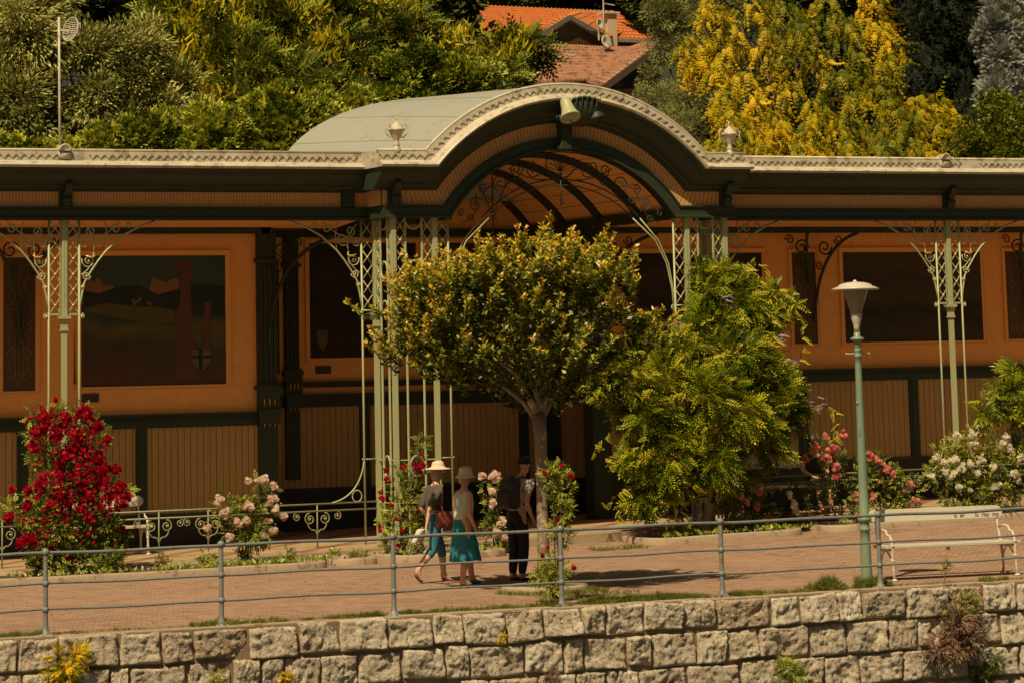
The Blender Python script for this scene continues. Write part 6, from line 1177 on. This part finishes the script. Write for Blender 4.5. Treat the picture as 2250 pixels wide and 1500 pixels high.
for t in [i/10 for i in range(11)]:
    z=.98-.60*t; cx_=.0+.03*t; row=[]
    for j in range(40):
        a=2*PI*j/40; r_=(.125+.10*t**.8)+(.012*t)*math.sin(a*9+1); row.append((cx_+r_*1.15*math.cos(a),(r_*.95)*math.sin(a),z+.01*math.sin(a*3)*t))
    rows_.append(row)
m.sweep(rows_,True); m.f=m.f[:-2]; m.build('skirt',M['teal'],wB,True); shoes(V,wB,M['shoe'],.010)
m=MB(); m.lathe((hx-.01,0,hz0+.075),[(.155,-.03),(.158,-.022),(.115,.02),(.10,.05),(.10,.10),(.085,.135),(.04,.15),(.001,.152)],24); m.build('sun_hat',M['straw'],wB,True)
MB().lathe((hx-.035,0,hz0+.01),[(.05,-.06),(.085,-.03),(.092,.02),(.088,.08),(.06,.10)],16).build('hair',M['hair2'],wB,True)
# man with backpack
g3=G(1147,1277)
L3=dict(hip=(0,0,.93),h=(0,.085,.90),k=(.03,.08,.50),a=(-.02,.08,.085),t=(.14,.08,.025)); R3=dict(h=(0,-.085,.90),k=(.06,-.09,.50),a=(.00,-.09,.085),t=(.17,-.09,.025))
mC,V,hx,hz0=person((g3[0]-.02,g3[1]+.10,0),1.72,R(18),'man in dark cap, white shirt and dark trousers carrying a backpack',.22,L3,R3,((0,.19,.09),(-.04,.24,1.10),(.16,.22,.92)),((0,-.19,.09),(-.02,-.24,1.10),(.12,-.23,.84)),M['skin2'])
garment('shirt',V,['chest','pel','waist','nb','lsh','lup','rsh','rup'],TE,M['tee'],mC,.024,{'nb':.006,'pel':.045,'waist':.045}); garment('trousers',V,['pel','waist']+[n_+k for n_ in 'LR' for k in ('hip','thigh','knee','calf','ank')],LE,M['blackcl'],mC,.018,{'waist':.0}); shoes(V,mC,M['blackcl'],.012)
m=MB(); cx_=V['chest'][0][0]-.20; m.cb((cx_,0,V['chest'][0][2]-.06),(.20,.30,.44)); bp=m.build('backpack',M['pack'],mC); md=bp.modifiers.new('b','BEVEL'); md.width=.07; md.segments=4; MB().cb((cx_-.10,0,V['chest'][0][2]-.14),(.09,.24,.22)).build('pocket',M['pack'],bp,bevel=.03)
for s_ in (-1,1): MB().tube([(cx_+.05,s_*.10,V['chest'][0][2]+.14),(cx_+.16,s_*.11,V['chest'][0][2]+.17),(cx_+.28,s_*.12,V['chest'][0][2]+.08),(cx_+.30,s_*.12,V['chest'][0][2]-.08),(cx_+.12,s_*.15,V['chest'][0][2]-.22)],.018,6).build('strap',M['pack'],bp)
m=MB(); m.lathe((hx-.01,0,hz0+.10),[(.098,-.02),(.10,.02),(.09,.06),(.05,.09),(.001,.095)],20); m.box(hx+.06,hz0 and hx+.17,-.06,.06,hz0+.085,hz0+.095); m.build('cap',M['blackcl'],mC,True)
# person seated in the shade
sx_,sz_=Y(1812,940,51.2); zf=zp(sx_)
L4=dict(hip=(0,0,.52),h=(0,.09,.52),k=(.42,.11,.50),a=(.45,.11,.09),t=(.60,.11,.03)); R4=dict(h=(0,-.09,.52),k=(.42,-.11,.50),a=(.45,-.11,.09),t=(.60,-.11,.03))
pD,V,hx,hz0=person((sx_,51.65,zf),1.74,R(-95),'dark haired person seated in the shade behind the pink roses',.0,L4,R4,((0,.18,.09),(.05,.25,.72),(.28,.14,.60)),((0,-.18,.09),(.05,-.25,.72),(.28,-.14,.60)),M['skin2'])
garment('top',V,['chest','pel','waist','nb','lsh','lup','rsh','rup'],TE,M['blackcl'],pD,.02); garment('trousers',V,['pel','waist']+[n_+k for n_ in 'LR' for k in ('hip','thigh','knee','calf')],LE,M['blackcl'],pD,.014)
m=MB(); m.lathe((hx-.03,0,hz0+.03),[(.06,-.06),(.095,-.03),(.105,.05),(.095,.12),(.05,.17),(.001,.175)],16); m.build('hair',M['hair'],pD,True)
ftx=bpy.data.textures.new('cloth_folds','CLOUDS'); ftx.noise_scale=.11
for o in bpy.data.objects:
    if o.name.split('.')[0] in ('top','jeans','sleeveless_top','skirt','shirt','trousers','white_tote','sun_hat'):
        if o.name.startswith(('skirt','sun_hat','white_tote')): q=o.modifiers.new('s','SUBSURF'); q.levels=q.render_levels=1
        md=o.modifiers.new('folds','DISPLACE'); md.texture=ftx; md.strength=.022 if o.name.startswith('skirt') else .010; md.mid_level=.5
for o in list(bpy.data.objects):
    if '_o' in o: del o['_o']
    if o.users_collection==() : bpy.data.objects.remove(o)
